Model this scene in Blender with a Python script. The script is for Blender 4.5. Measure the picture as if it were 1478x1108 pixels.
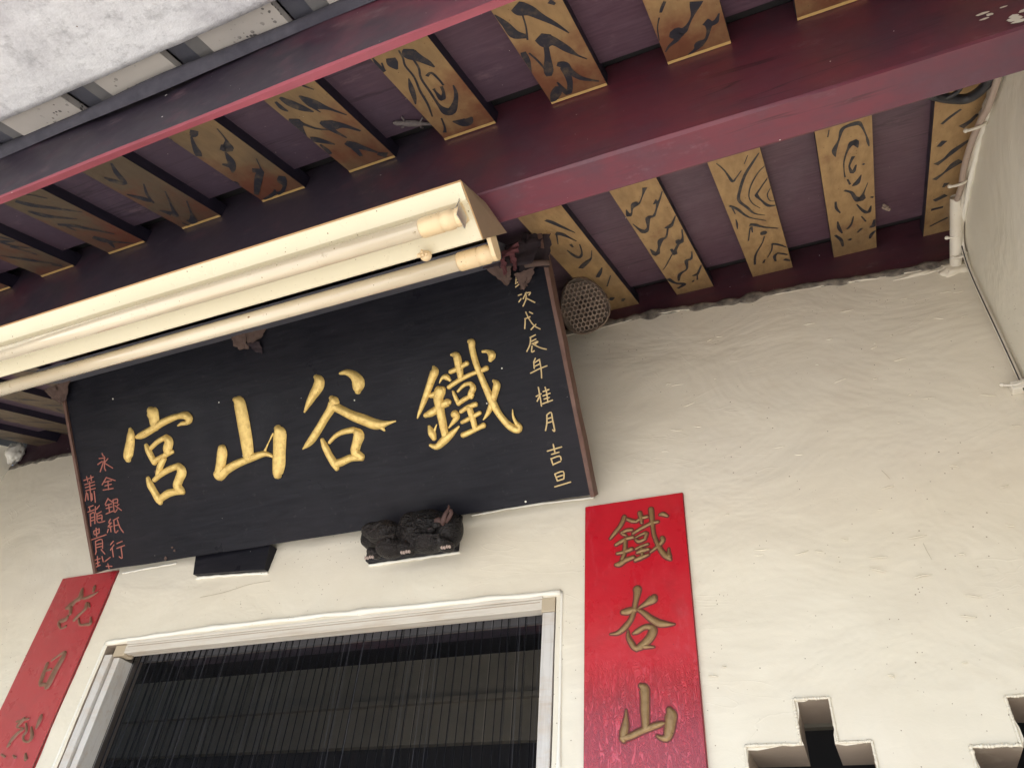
import bpy, bmesh, math, random
from mathutils import Vector, Matrix, noise
R = math.radians
for o in list(bpy.data.objects): bpy.data.objects.remove(o)
SC = bpy.context.scene
COL = SC.collection
# ---------------- camera, sky, sun, exposure ----------------
cd = bpy.data.cameras.new('camera'); cam = bpy.data.objects.new('camera', cd); COL.objects.link(cam)
cam.location = (0, -1.3, 1.6); cam.rotation_euler = (R(129.906), R(-3.873), R(22.376))
cd.sensor_width = 36; cd.lens = 26.656; cd.clip_start = .02; cd.clip_end = 500
SC.camera = cam
SUN_EL, SUN_AZ = 58, 200          # degrees; azimuth measured from +y clockwise
w = bpy.data.worlds.new('World'); SC.world = w; w.use_nodes = True
nt = w.node_tree; sky = nt.nodes.new('ShaderNodeTexSky'); sky.sky_type = 'NISHITA'; sky.sun_disc = False
sky.sun_elevation = R(SUN_EL); sky.sun_rotation = R(SUN_AZ); sky.air_density = 1.0; sky.dust_density = 1.0
bg = nt.nodes['Background']; bg.inputs[1].default_value = .15
nt.links.new(sky.outputs[0], bg.inputs[0])
sd = bpy.data.lights.new('sun', 'SUN'); sd.energy = 4.2; sd.angle = R(.53); sd.color = (1, .95, .87)
sun = bpy.data.objects.new('sun', sd); COL.objects.link(sun)
az = R(SUN_AZ); el = R(SUN_EL)
sv = Vector((math.sin(az)*math.cos(el), math.cos(az)*math.cos(el), math.sin(el)))
sun.rotation_euler = sv.to_track_quat('Z', 'Y').to_euler(); sun.location = sv*20
SC.view_settings.view_transform = 'Standard'; SC.view_settings.look = 'None'
SC.view_settings.gamma = 1; SC.view_settings.use_curve_mapping = False
SC.view_settings.exposure = 1.42
try:
    SC.cycles.max_bounces = 10; SC.cycles.diffuse_bounces = 6; SC.cycles.transparent_max_bounces = 24
except Exception: pass
STROKES = {
 'gong': [[2723,3754,209,2757,3692,371,2782,3560,316,2778,3408,285,2796,3303,188],[1963,3414,98,1969,3297,196,1906,3102,257,1811,2912,287,1743,2769,276,1729,2668,165],[2125,3180,102,2296,3201,193,2609,3273,195,2925,3368,193,3263,3433,176,3554,3454,148,3769,3427,214,3855,3324,214,3760,3254,127,3604,3257,99,3471,3231,45],[2381,2930,110,2428,2781,172,2488,2618,171,2548,2455,155],[2524,2841,121,2763,2953,131,3037,3019,128],[3050,3004,176,3120,2891,251,3034,2729,265,3042,2627,188],[2541,2495,154,2765,2547,141,3005,2607,139,3171,2630,100],[2868,2504,159,2719,2351,178,2616,2190,153,2556,2073,123],[2253,2108,111,2295,1935,188,2381,1744,186,2467,1553,201,2509,1458,154],[2450,2038,133,2704,2151,155,3013,2228,164,3276,2260,149],[3301,2231,182,3349,2098,278,3233,1941,250,3132,1781,250,3227,1641,204],[2529,1543,182,2777,1633,202,3037,1644,173,3267,1609,149]],
 'shan': [[4668,2450,232,4644,2347,295,4581,2186,281,4517,2025,281,4458,1884,306],[4391,1884,212,4456,1820,256,4694,1932,218,5003,2020,202,5272,2061,178,5566,2107,177,5825,2127,144,5966,2082,106,6064,2013,65],[5298,3532,134,5396,3450,318,5411,3234,353,5411,2895,366,5402,2515,354,5393,2305,328,5380,2138,303],[6344,2642,193,6369,2534,365,6328,2354,364,6253,2075,352,6186,1837,363,6117,1640,290,6103,1579,219],[6184,2546,51,6001,2348,32,5880,2201,70]],
 'gu': [[7622,3610,125,7683,3516,264,7643,3396,284,7485,3241,228,7308,3065,153,7144,2885,51],[8259,3561,68,8441,3547,147,8601,3434,226,8672,3282,329,8643,3151,281,8626,3075,153],[7920,3063,127,7965,2962,288,7853,2821,225,7684,2668,199,7477,2473,199,7238,2259,198,7075,2147,146,6916,2057,34],[7945,2873,213,8151,2719,212,8381,2561,232,8638,2422,253,8868,2290,249,9064,2243,188,9218,2248,99,9409,2254,40],[9012,2241,194,9096,2101,48],[7478,2171,105,7521,2000,171,7594,1779,182,7684,1579,195,7713,1471,131],[7648,2083,84,7820,2192,105,8048,2255,125,8338,2249,146],[8374,2231,149,8440,2116,282,8351,1949,240,8269,1758,232,8409,1620,168],[7710,1575,182,7903,1601,182,8125,1645,169,8406,1609,157]],
 'tie': [[10563,3229,75,10568,3135,201,10473,2991,186,10337,2784,162,10184,2556,137,10034,2349,87,9949,2223,35],[10882,2873,71,10811,2957,138,10709,2954,71,10626,2866,29],[10599,2685,273,10533,2558,238,10519,2374,214,10520,2141,201,10521,1908,188,10524,1745,176],[10357,2639,104,10489,2649,139,10683,2715,139],[10155,2244,116,10332,2281,174,10529,2361,139,10720,2417,172,10771,2419,114],[10191,1991,76,10224,1845,190,10249,1724,126],[10279,1859,74,10375,2005,25],[10838,2140,194,10875,2076,147,10765,1980,95,10644,1886,35],[10130,1592,70,10273,1533,138,10475,1637,186,10676,1741,140,10880,1867,46],[11033,3398,68,11128,3366,162,11149,3292,183,11150,3176,184,11148,2992,160,11136,2879,135],[10933,3048,103,11090,3073,115,11277,3127,103,11344,3147,115],[10827,2733,104,11088,2831,103,11404,2905,95,11605,2921,90,11760,2957,124],[10905,2625,61,10937,2480,98,10983,2344,110],[11014,2604,58,11187,2708,80,11337,2712,90],[11337,2712,96,11376,2601,145,11276,2483,121,11300,2421,96],[10973,2357,115,11149,2416,103,11335,2471,91],[10995,2168,92,11159,2230,102,11364,2259,113],[10972,1942,80,11157,1989,102,11422,2066,90],[11202,2199,146,11224,2011,146,11241,1801,134,11227,1735,121],[10939,1672,125,11148,1715,113,11306,1755,101,11449,1791,124],[11504,3584,114,11542,3553,168,11530,3418,145,11545,3139,144,11595,2854,143,11670,2520,155,11743,2232,178,11825,1990,153,11946,1764,151,12062,1630,171,12180,1564,154,12228,1623,117,12166,1724,82,12136,1864,52,12150,1997,19],[11860,2664,70,11914,2574,166,11844,2417,153,11743,2232,141,11603,2032,105,11466,1909,28],[11754,3312,67,11860,3289,90,11937,3193,189,11881,3103,95]],
 'date': [[12790,4650,30,12752,4525,30],[12768,4600,29,12869,4631,29],[12790,4538,30,12844,4569,30],[12738,4461,30,12831,4505,29],[12900,4668,30,12907,4531,30],[12873,4596,29,12976,4637,29],[12869,4518,30,12954,4587,30],[12911,4553,28,12981,4547,28],[12759,4280,29,12831,4285,29],[12742,4145,30,12801,4199,30],[12940,4299,30,12846,4188,30],[12913,4284,28,13029,4278,28,12985,4233,30],[12929,4246,30,12897,4153,30,12814,4039,30],[12915,4182,28,12996,4118,28,13076,4055,28],[12845,3908,29,12877,3778,29,12957,3603,29,13075,3499,28],[12794,3775,29,12915,3791,29],[12800,3751,30,12753,3582,30],[12924,3890,28,12984,3842,28],[13006,3614,29,12883,3531,29],[12827,3376,29,12950,3404,29],[12838,3373,30,12797,3237,30,12700,3113,30],[12845,3294,29,12943,3317,29],[12844,3238,29,12967,3267,29],[12835,3195,30,12799,3080,30,12860,3090,29],[12912,3223,29,12976,3254,29],[12876,3220,29,12996,3127,28,13122,3066,28],[12851,2936,30,12801,2868,30],[12821,2853,29,12935,2896,29],[12799,2858,30,12785,2738,30],[12806,2778,29,12929,2808,29],[12686,2658,29,12884,2706,28,13064,2735,28],[12931,2874,30,12928,2697,30,12901,2514,30],[12790,2340,32,12788,2163,32,12778,1953,32],[12707,2167,31,12819,2201,31],[12774,2154,32,12709,2067,32],[12935,2311,32,12942,2177,32,12928,2002,32],[12873,2235,31,13004,2253,30],[12855,2149,31,13011,2174,30],[12864,2081,30,12982,2092,30],[12810,1992,31,13037,2026,30],[12852,1751,32,12816,1580,32,12760,1446,32],[12852,1751,31,12952,1787,31,12952,1622,32,12952,1401,32,12912,1430,31],[12847,1674,30,12930,1681,30],[12829,1589,30,12924,1600,30],[12862,1140,32,12862,975,32],[12710,1023,30,13028,1057,30],[12786,943,30,12951,960,30],[12757,860,32,12774,724,32],[12768,858,30,12946,883,31,12964,803,32],[12777,735,30,12946,773,30],[12770,537,32,12796,390,32],[12770,537,30,12959,562,31,12939,411,31],[12790,468,30,12932,489,30],[12796,390,30,12939,411,30],[12716,281,30,13069,325,30]],
 'donor': [[890,2962,39,915,2895,39],[762,2859,31,964,2840,31],[951,2874,40,887,2604,40,909,2523,39],[686,2715,32,883,2761,40,723,2522,38],[1059,2809,34,916,2724,34],[932,2706,34,1159,2545,33],[886,2340,36,704,2182,36],[886,2340,32,1163,2219,32],[797,2230,31,1045,2238,31],[796,2137,31,1024,2148,31],[923,2241,40,893,2029,40],[711,2041,31,1058,2034,30],[820,1807,36,685,1671,36],[816,1792,34,937,1697,34],[697,1638,31,906,1655,31],[699,1560,31,908,1577,31],[804,1654,40,789,1454,40],[667,1425,31,923,1466,31],[967,1739,31,1131,1745,34,1107,1641,39],[969,1661,30,1110,1656,30],[983,1721,40,955,1431,39,1071,1491,33],[1014,1592,34,1201,1442,34],[1092,1581,32,1158,1602,31],[774,1270,36,693,1189,40,792,1175,31],[792,1175,33,648,1086,40,790,1082,31],[727,1075,40,718,952,40],[645,1024,37,595,953,37],[866,1227,31,1061,1277,31],[882,1209,40,853,919,39,963,951,31],[853,1089,30,1038,1095,30],[1007,1223,40,1043,1032,39,1129,882,38],[740,702,33,620,624,34],[739,609,34,587,489,34],[658,526,40,647,311,40],[845,626,31,1036,663,31],[816,506,31,1090,549,30],[961,519,40,937,244,38,845,286,33],[106,2385,31,451,2425,31],[229,2460,41,240,2332,41],[377,2468,41,369,2344,41],[121,2272,31,462,2298,31],[123,2193,31,464,2219,31],[125,2114,31,462,2126,31],[301,2323,41,245,1830,41],[134,2066,40,42,1859,40],[167,2029,41,151,1875,41],[404,2056,41,379,1778,41],[309,2008,41,293,1854,41],[104,1678,31,277,1700,31],[54,1559,31,292,1588,31],[137,1641,41,139,1563,41],[125,1502,41,72,1195,41],[121,1487,31,273,1512,39,228,1237,41],[119,1393,31,248,1406,31],[101,1317,31,230,1330,31],[350,1658,41,327,1473,35,522,1508,31],[376,1591,34,498,1667,34],[360,1437,41,336,1253,35,584,1250,31],[373,1404,31,520,1415,36,491,1294,40],[366,1343,31,504,1348,31],[141,1045,31,337,1081,31],[141,1045,41,139,951,33,311,975,31],[337,1081,40,311,975,40],[240,1110,41,209,895,41],[-16,831,31,541,898,31],[139,779,41,102,534,41],[160,777,31,372,796,37,338,567,41],[138,686,31,350,705,31],[120,610,31,344,628,31],[122,531,38,59,445,38],[290,541,38,386,420,37],[-18,298,31,196,319,31],[106,377,41,68,131,41],[1,202,31,154,230,31],[-21,110,31,156,152,31],[267,357,41,278,231,41],[339,224,32,544,308,32],[350,98,31,550,74,31],[425,151,41,436,26,41]],
 'ptie': [[-3463,23774,66,-3491,23680,74,-3557,23564,69,-3649,23453,70,-3752,23331,42],[-3401,23708,53,-3301,23650,66,-3214,23623,40],[-3144,23808,74,-3124,23693,74,-3116,23580,49],[-3214,23637,43,-3099,23689,57,-2998,23701,56],[-3523,23421,56,-3421,23461,63,-3321,23459,55],[-3498,23390,51,-3437,23353,38],[-3299,23374,42,-3159,23449,56,-2995,23520,56,-2907,23548,63,-2795,23558,48],[-2916,23856,87,-2910,23715,86,-2905,23575,73,-2900,23437,61,-2884,23273,60,-2833,23105,71,-2770,22939,83,-2683,22811,95,-2606,22737,48],[-2626,22791,82,-2626,22881,47,-2621,22958,24],[-2731,23197,71,-2722,23143,74,-2787,23060,59,-2900,22983,46,-2975,22928,26],[-2750,23703,35,-2688,23707,81,-2606,23653,39],[-3642,23179,49,-3515,23242,69,-3414,23282,62,-3301,23293,62],[-3452,23260,63,-3462,23114,63,-3485,22958,63,-3525,22858,64],[-3621,22989,40,-3497,22999,61,-3335,23043,68],[-3650,22757,52,-3577,22760,93,-3464,22824,80,-3304,22868,66],[-3253,23272,28,-3139,23323,41,-3052,23351,55],[-3028,23334,63,-3057,23244,50],[-3242,23230,50,-3182,23182,67,-3058,23217,41],[-3249,23031,40,-3150,23070,47,-3014,23105,40],[-3228,22949,40,-3130,22975,80,-3008,22992,53],[-3270,22798,53,-3160,22836,73,-3013,22881,39],[-3139,23042,36,-3134,22871,48]],
 'pgu': [[-3256,22211,143,-3259,22144,117,-3290,22001,78,-3335,21821,78,-3392,21658,78,-3511,21516,92,-3640,21426,65,-3781,21413,19],[-3541,21803,79,-3464,21808,119,-3361,21824,105,-3310,21818,78],[-2951,22023,106,-2977,21993,153,-3114,21916,80,-3219,21861,40,-3258,21833,27],[-3271,21828,38,-3172,21765,75,-3051,21651,99,-2920,21549,123,-2811,21514,106,-2714,21498,62,-2617,21489,12],[-3456,21447,19,-3453,21334,62,-3406,21231,85,-3335,21126,84,-3224,21142,98],[-3363,21389,26,-3287,21419,77,-3159,21483,76,-3048,21479,99,-3001,21419,136,-3057,21299,137,-3147,21209,125,-3248,21144,100,-3312,21100,62],[-3175,21138,73,-3005,21117,18]],
 'pshan': [[-3532,20091,18,-3536,19970,59,-3552,19841,117,-3584,19713,128,-3587,19617,81],[-3609,19650,96,-3469,19676,97,-3294,19744,97,-3119,19800,96,-2980,19836,85,-2900,19854,43],[-3263,20476,69,-3206,20421,152,-3200,20285,141,-3208,20119,140,-3209,19955,127,-3211,19793,115],[-2802,20054,91,-2779,19977,181,-2799,19849,168,-2829,19724,155,-2869,19632,117,-2948,19624,73,-3024,19659,32]],
 'pkang': [[-18183,23898,107,-18157,23784,149,-18131,23672,207,-18244,23591,149,-18369,23465,221,-18459,23412,93],[-18307,23427,110,-18210,23234,109],[-18267,23164,102,-18303,23092,135,-18488,23035,120,-18316,22854,50,-18166,22900,78],[-17758,23928,103,-17724,23799,82],[-17546,23763,33,-17700,23687,84,-17907,23632,95,-18026,23629,51],[-17770,23463,102,-17736,23338,119,-17796,23238,74,-17897,23143,99,-17957,23044,100],[-17695,23471,47,-17609,23355,62],[-17809,23059,60,-17675,22898,62,-17470,22879,77,-17304,22893,96,-17403,23064,42]],
 'pri': [[-18220,21945,112,-18192,21712,132,-18162,21511,142,-18105,21423,100],[-18108,22024,65,-17798,22205,84,-17767,22056,165,-17830,21772,190,-17850,21491,208,-17858,21379,184],[-18178,21754,55,-18006,21799,73],[-18114,21438,98,-17886,21423,98]],
 'plie': [[-18362,20592,61,-18003,20641,61],[-18155,20635,113,-18221,20559,115,-18256,20494,94],[-18268,20456,37,-18008,20418,49,-18114,20345,86,-18222,20220,114,-18247,20143,92],[-18001,20522,61,-17873,20360,74,-17900,20258,81,-17829,20153,57,-17655,20121,65,-17607,20221,111,-17768,20434,61],[-17608,20688,84,-17596,20582,127,-17590,20426,64],[-18250,20092,92,-18273,20042,69],[-18363,19868,44,-18208,19813,54],[-17951,19830,43,-17847,19789,65],[-17570,19855,58,-17475,19741,100]],
 'raft': [[-3892,-9834,110,-3919,-9755,165,-3849,-9624,100,-3778,-9490,69,-3734,-9369,16],[-3930,-9641,20,-3943,-9452,23,-4012,-9260,24,-4029,-8952,26,-4046,-8628,39,-4012,-8467,117,-3936,-8426,115,-3792,-8580,61,-3697,-8752,42,-3660,-8921,14],[-4026,-9880,17,-4045,-9724,20,-4092,-9578,21,-4088,-9325,21,-4150,-9043,25,-4186,-8730,25,-4257,-8449,14],[-4171,-9343,10,-4237,-9142,59,-4294,-8955,48,-4349,-8816,10],[-4197,-9802,98,-4225,-9696,120,-4224,-9572,18],[-4419,-9916,14,-4427,-9726,55,-4409,-9618,58],[-4353,-9786,16,-4398,-9637,23],[-3918,-9263,39,-3829,-9293,31,-3795,-9148,23,-3786,-8986,22],[-3826,-8981,34,-3861,-8838,34,-3940,-8741,73,-3954,-8914,23,-3951,-8992,36],[-4026,-8206,16,-3896,-8107,135,-3806,-8090,130,-3713,-8161,20],[-4146,-8360,18,-4197,-8144,22,-4259,-8022,45],[-2291,-9857,134,-2238,-9776,171,-2143,-9691,123,-2046,-9530,76,-1917,-9331,46,-1795,-9092,12],[-2257,-9674,16,-2290,-9461,16,-2355,-9235,19],[-2597,-9846,18,-2525,-9639,73,-2482,-9421,109,-2385,-9331,69,-2342,-9289,34],[-2205,-9220,114,-2117,-9094,188,-2023,-9025,99,-1913,-8823,80,-1820,-8647,25,-1713,-8506,10],[-2161,-9013,56,-2207,-8824,64,-2287,-8556,109,-2322,-8437,59],[-2423,-9000,19,-2369,-8821,19,-2326,-8599,22],[-2493,-9056,57,-2510,-8893,86,-2542,-8733,73,-2560,-8561,22],[-2136,-8613,57,-2050,-8547,102,-2010,-8390,73,-1907,-8175,56,-1682,-7988,16],[-2076,-8515,74,-2068,-8306,74,-2101,-8110,61,-2190,-7962,71,-2256,-8263,16],[-2271,-8175,63,-2348,-8045,131,-2477,-7862,42],[-1861,-9732,58,-1806,-9650,29],[-87,-8836,140,-118,-8760,111,-182,-8606,32,-261,-8481,35,-333,-8406,93,-435,-8386,170,-454,-8281,71,-581,-8198,32,-649,-8112,12],[-38,-8424,89,1,-8363,82,-18,-8232,41,-79,-8090,37,-177,-8036,107,-239,-7963,48,-360,-7903,12],[17,-8341,55,96,-8356,65,134,-8420,32,162,-8487,16],[-474,-9030,31,-530,-8941,36,-565,-8866,25],[-600,-8790,12,-661,-8614,10,-687,-8370,8],[-5772,-9769,17,-5726,-9629,110,-5671,-9496,139,-5553,-9341,47,-5396,-9095,14],[-5739,-9611,78,-5740,-9480,37,-5706,-9328,13],[-6037,-9870,33,-5986,-9714,102,-5893,-9533,94,-5790,-9385,19],[-6148,-9825,29,-6154,-9671,53,-6116,-9571,14],[-5598,-9927,26,-5503,-9779,13],[-5842,-9151,50,-5743,-9014,178,-5577,-8912,76,-5416,-8681,25],[-5801,-8959,70,-5758,-8820,47,-5700,-8640,14],[-6236,-9416,49,-6154,-9289,150,-6099,-9232,50,-5988,-9058,26,-5837,-8935,13],[-6171,-9241,93,-6206,-9088,38,-6225,-8981,16],[-6221,-8904,67,-6127,-8809,93,-5954,-8594,16],[-6161,-8706,22,-6151,-8546,55,-6156,-8422,43],[-5775,-8559,77,-5701,-8427,132,-5611,-8317,80,-5466,-8096,27],[-5731,-8382,82,-5748,-8136,42],[-5480,-8072,56,-5365,-7961,113],[-7633,-9877,86,-7717,-9810,93,-7776,-9814,41],[-7780,-9788,24,-7891,-9617,51,-7973,-9454,87,-8028,-9363,68],[-8088,-9896,17,-8171,-9739,26],[-7303,-9756,15,-7364,-9508,19,-7413,-9419,64,-7495,-9315,154,-7574,-9388,108],[-7595,-9249,22,-7671,-9045,90,-7774,-8879,83,-7871,-8769,16],[-7852,-9033,29,-7780,-8946,87],[-8055,-8585,19,-8008,-8525,44,-8004,-8453,13],[-7276,-8893,14,-7392,-8638,21,-7441,-8566,66,-7527,-8514,100,-7704,-8340,92,-7948,-8086,60],[-7545,-8672,88,-7437,-8597,88],[-7218,-8311,84,-7311,-8192,125,-7349,-8074,52,-7504,-7947,50,-7620,-7939,77],[-7572,-8056,17,-7666,-7965,61,-7928,-7891,57],[-9346,-9883,20,-9487,-9649,63,-9602,-9387,68,-9707,-9519,86,-9755,-9654,20],[-9347,-9228,15,-9539,-8974,33,-9650,-8719,19],[-9624,-8745,29,-9691,-8902,91,-9828,-9135,18],[-9205,-8904,16,-9466,-8493,29,-9603,-8276,85,-9640,-8212,33],[-9729,-8517,19,-9626,-8332,115],[-9108,-8516,20,-9313,-8198,29,-9467,-7982,114,-9573,-7954,150],[-9693,-8023,18,-9657,-7868,44],[-11550,-9874,70,-11445,-9671,89,-11253,-9470,63,-10904,-9104,18],[-11657,-9568,36,-11551,-9356,92,-11401,-9193,51,-11159,-8997,14],[-11603,-9032,44,-11420,-8887,76,-11263,-8675,54,-11019,-8326,20],[-11525,-8907,42,-11506,-8731,18],[-11436,-8438,78,-11369,-8270,117,-11334,-8162,76,-11422,-7967,15],[-11336,-8207,56,-10997,-7922,20],[-11233,-9944,20,-11039,-9677,17],[-12819,-9236,41,-12589,-8802,17],[-12964,-8932,58,-12829,-8492,25],[-12952,-8090,35,-12807,-7980,96],[-12984,-9118,33,-12887,-8887,42,-12674,-8675,17],[-13186,-8562,36,-12975,-8249,18],[-14701,-7842,23,-14453,-7910,45],[-3718,-4725,61,-3638,-4596,88,-3505,-4306,58,-3347,-3973,15],[-3706,-4157,107,-3610,-4057,97,-3521,-3870,45,-3424,-3629,18],[-3701,-4109,31,-3805,-3710,17],[-3573,-3575,59,-3566,-3428,33],[-3718,-3371,21,-3663,-3092,60,-3575,-2939,85,-3461,-3123,30,-3406,-3478,17],[-3254,-3100,13,-3366,-2765,35,-3539,-2609,127,-3707,-2443,110],[-3266,-2235,15,-3396,-1984,90,-3492,-1817,80],[-3199,-1755,20,-3422,-1251,36],[-3464,-596,122,-3553,-457,92],[-3239,-394,93,-3304,-239,54],[-1694,-4860,87,-1789,-4628,23,-1907,-4398,42,-1983,-4398,162,-2077,-4276,48,-2125,-4126,34,-2198,-4054,97,-2193,-4297,11],[-1420,-4587,18,-1546,-4282,44,-1640,-4292,179],[-1573,-4254,66,-1660,-3997,32,-1761,-3784,62,-1873,-3778,101,-1953,-3422,47,-2052,-3285,136,-2134,-3429,51,-2204,-3709,13],[-1360,-3580,20,-1518,-3222,75,-1589,-3263,188],[-1596,-3170,33,-1698,-2830,45,-1831,-2753,115,-1931,-2442,46,-2046,-2182,127,-2112,-2494,14],[-1338,-2973,27,-1393,-2603,43,-1480,-2446,146,-1511,-2594,64],[-1510,-2411,55,-1628,-2158,64,-1666,-1959,79,-1705,-2257,50],[-1711,-2041,23,-1953,-1554,24,-2064,-1381,16],[-1312,-1918,14,-1383,-1566,54,-1496,-1547,84,-1555,-1138,41,-1753,-950,81,-1839,-622,37],[-1213,-1175,34,-1384,-729,67,-1442,-764,161],[-1393,-672,25,-1430,-440,36],[-1556,-386,41,-1501,-482,21],[-2050,-877,103,-1932,-547,62,-1754,-374,103,-1940,-221,71],[-361,-4971,14,-253,-4670,22,-165,-4244,49,-104,-4296,30,28,-4516,17],[187,-4946,12,100,-4700,14],[379,-4919,16,231,-4648,48,71,-4326,55,-63,-3880,52,-127,-3504,55,-5,-3148,51,104,-2839,31,299,-2654,15],[466,-4480,16,302,-4283,23,137,-3902,25,68,-3534,17,117,-3224,15,234,-2989,11],[476,-4061,17,244,-3620,34,211,-3501,65,281,-3275,35,395,-2996,66,550,-2933,27],[490,-3663,16,406,-3438,18,432,-3190,20,518,-3119,22],[-323,-3399,46,-187,-3177,57,-21,-2759,32,304,-2420,19],[-277,-3301,36,-252,-3016,14],[-266,-2795,12,-265,-2587,33,-281,-2383,14],[-30,-2426,92,61,-2374,80,236,-2168,41,509,-1958,22],[-3,-2331,47,-4,-2061,19],[-31,-2294,25,-123,-1736,21],[142,-1922,87,203,-1914,168,259,-1854,56],[215,-1768,22,141,-1468,24,-43,-974,40,-99,-499,48],[331,-1328,56,462,-1223,57,635,-974,19],[341,-1293,21,308,-1014,23,195,-710,20],[138,-649,25,85,-488,45],[410,-832,54,628,-612,45],[408,-802,51,349,-682,67,357,-424,36],[539,-412,74,688,-261,56],[1546,-4994,14,1523,-4789,18],[1651,-4093,9,1629,-4320,82,1705,-4611,30,1747,-4867,67,1820,-4945,81,1986,-4952,108,2061,-4855,45,2144,-4537,20,2183,-4313,41,2211,-4132,12],[2025,-4191,11,1955,-4415,140,1860,-4237,44,1797,-3882,24,1800,-3517,14,1819,-3295,27],[1953,-3951,60,1900,-3736,36,1891,-3605,30,1952,-3387,69,2004,-3635,27],[2118,-3572,52,2151,-3600,44],[1862,-3199,27,1912,-2977,36],[1959,-2950,104,2030,-2960,108,2105,-3232,15],[1806,-2810,49,1940,-2659,56,2018,-2409,83,2118,-2300,188,2161,-2485,41,2232,-2873,14],[2048,-2125,21,2182,-1775,59,2286,-1660,82,2326,-1914,18],[2314,-2243,88,2349,-2276,49],[1650,-2456,34,1662,-2179,48,1738,-1941,26],[1688,-1597,20,1715,-1283,64,1782,-999,26],[1873,-1132,49,1962,-1322,39,1995,-1654,14],[1635,-990,49,1757,-697,68,1800,-345,37],[1921,-570,73,1974,-636,52],[2090,-853,35,2178,-1018,61],[2150,-1566,26,2248,-1278,27],[2414,-1271,37,2412,-1005,106,2335,-989,77],[2356,-415,32,2388,-619,77,2475,-756,38],[3628,-4484,45,3486,-4347,61,3365,-4192,52],[3914,-4206,55,3824,-4037,88,3700,-3925,144],[3906,-3445,49,3694,-3221,120,3547,-2999,69,3411,-2866,132],[3476,-3629,103,3395,-3480,83],[3848,-2784,166,3735,-2689,154,3605,-2493,51,3443,-2306,107],[3694,-2054,103,3644,-1909,42],[3737,-1561,130,3533,-1431,119],[3739,-1064,70,3514,-1062,85],[3885,-523,57,3561,-296,44],[-20242,-3484,36,-20461,-3152,18],[-20217,-2202,46,-20358,-1902,81],[-22273,-1913,39,-22552,-1520,70],[-22278,-1309,69,-22381,-1075,138],[-22282,-678,105,-22206,-537,184],[-22342,-2403,107,-22418,-2171,39]],
}
# ---------------- helpers ----------------
RNG = random.Random(7)
def tag(o, label=None, cat=None, group=None, kind=None):
    if label: o['label'] = label
    if cat: o['category'] = cat
    if group: o['group'] = group
    if kind: o['kind'] = kind
    return o
def empty(name, loc, label, cat, group=None):
    o = bpy.data.objects.new(name, None); COL.objects.link(o); o.location = loc; o.empty_display_size = .05
    return tag(o, label, cat, group)
def link(name, me, parent=None, world=True):
    o = bpy.data.objects.new(name, me); COL.objects.link(o)
    if parent is not None:
        o.parent = parent
        if world:      # geometry is given in world coordinates: cancel the parents' offsets
            p = parent; off = Vector((0, 0, 0))
            while p is not None: off += p.location; p = p.parent
            o.location = -off
    return o
def mesh(name, V, F, mats, parent=None, smooth=False, mi=None, world=True):
    me = bpy.data.meshes.new(name); me.from_pydata([tuple(v) for v in V], [], F)
    if not isinstance(mats, (list, tuple)): mats = [mats]
    for m in mats: me.materials.append(m)
    if mi: me.polygons.foreach_set('material_index', mi)
    if smooth: me.polygons.foreach_set('use_smooth', [True]*len(F))
    me.update(); me.validate()
    return link(name, me, parent, world)
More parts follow.
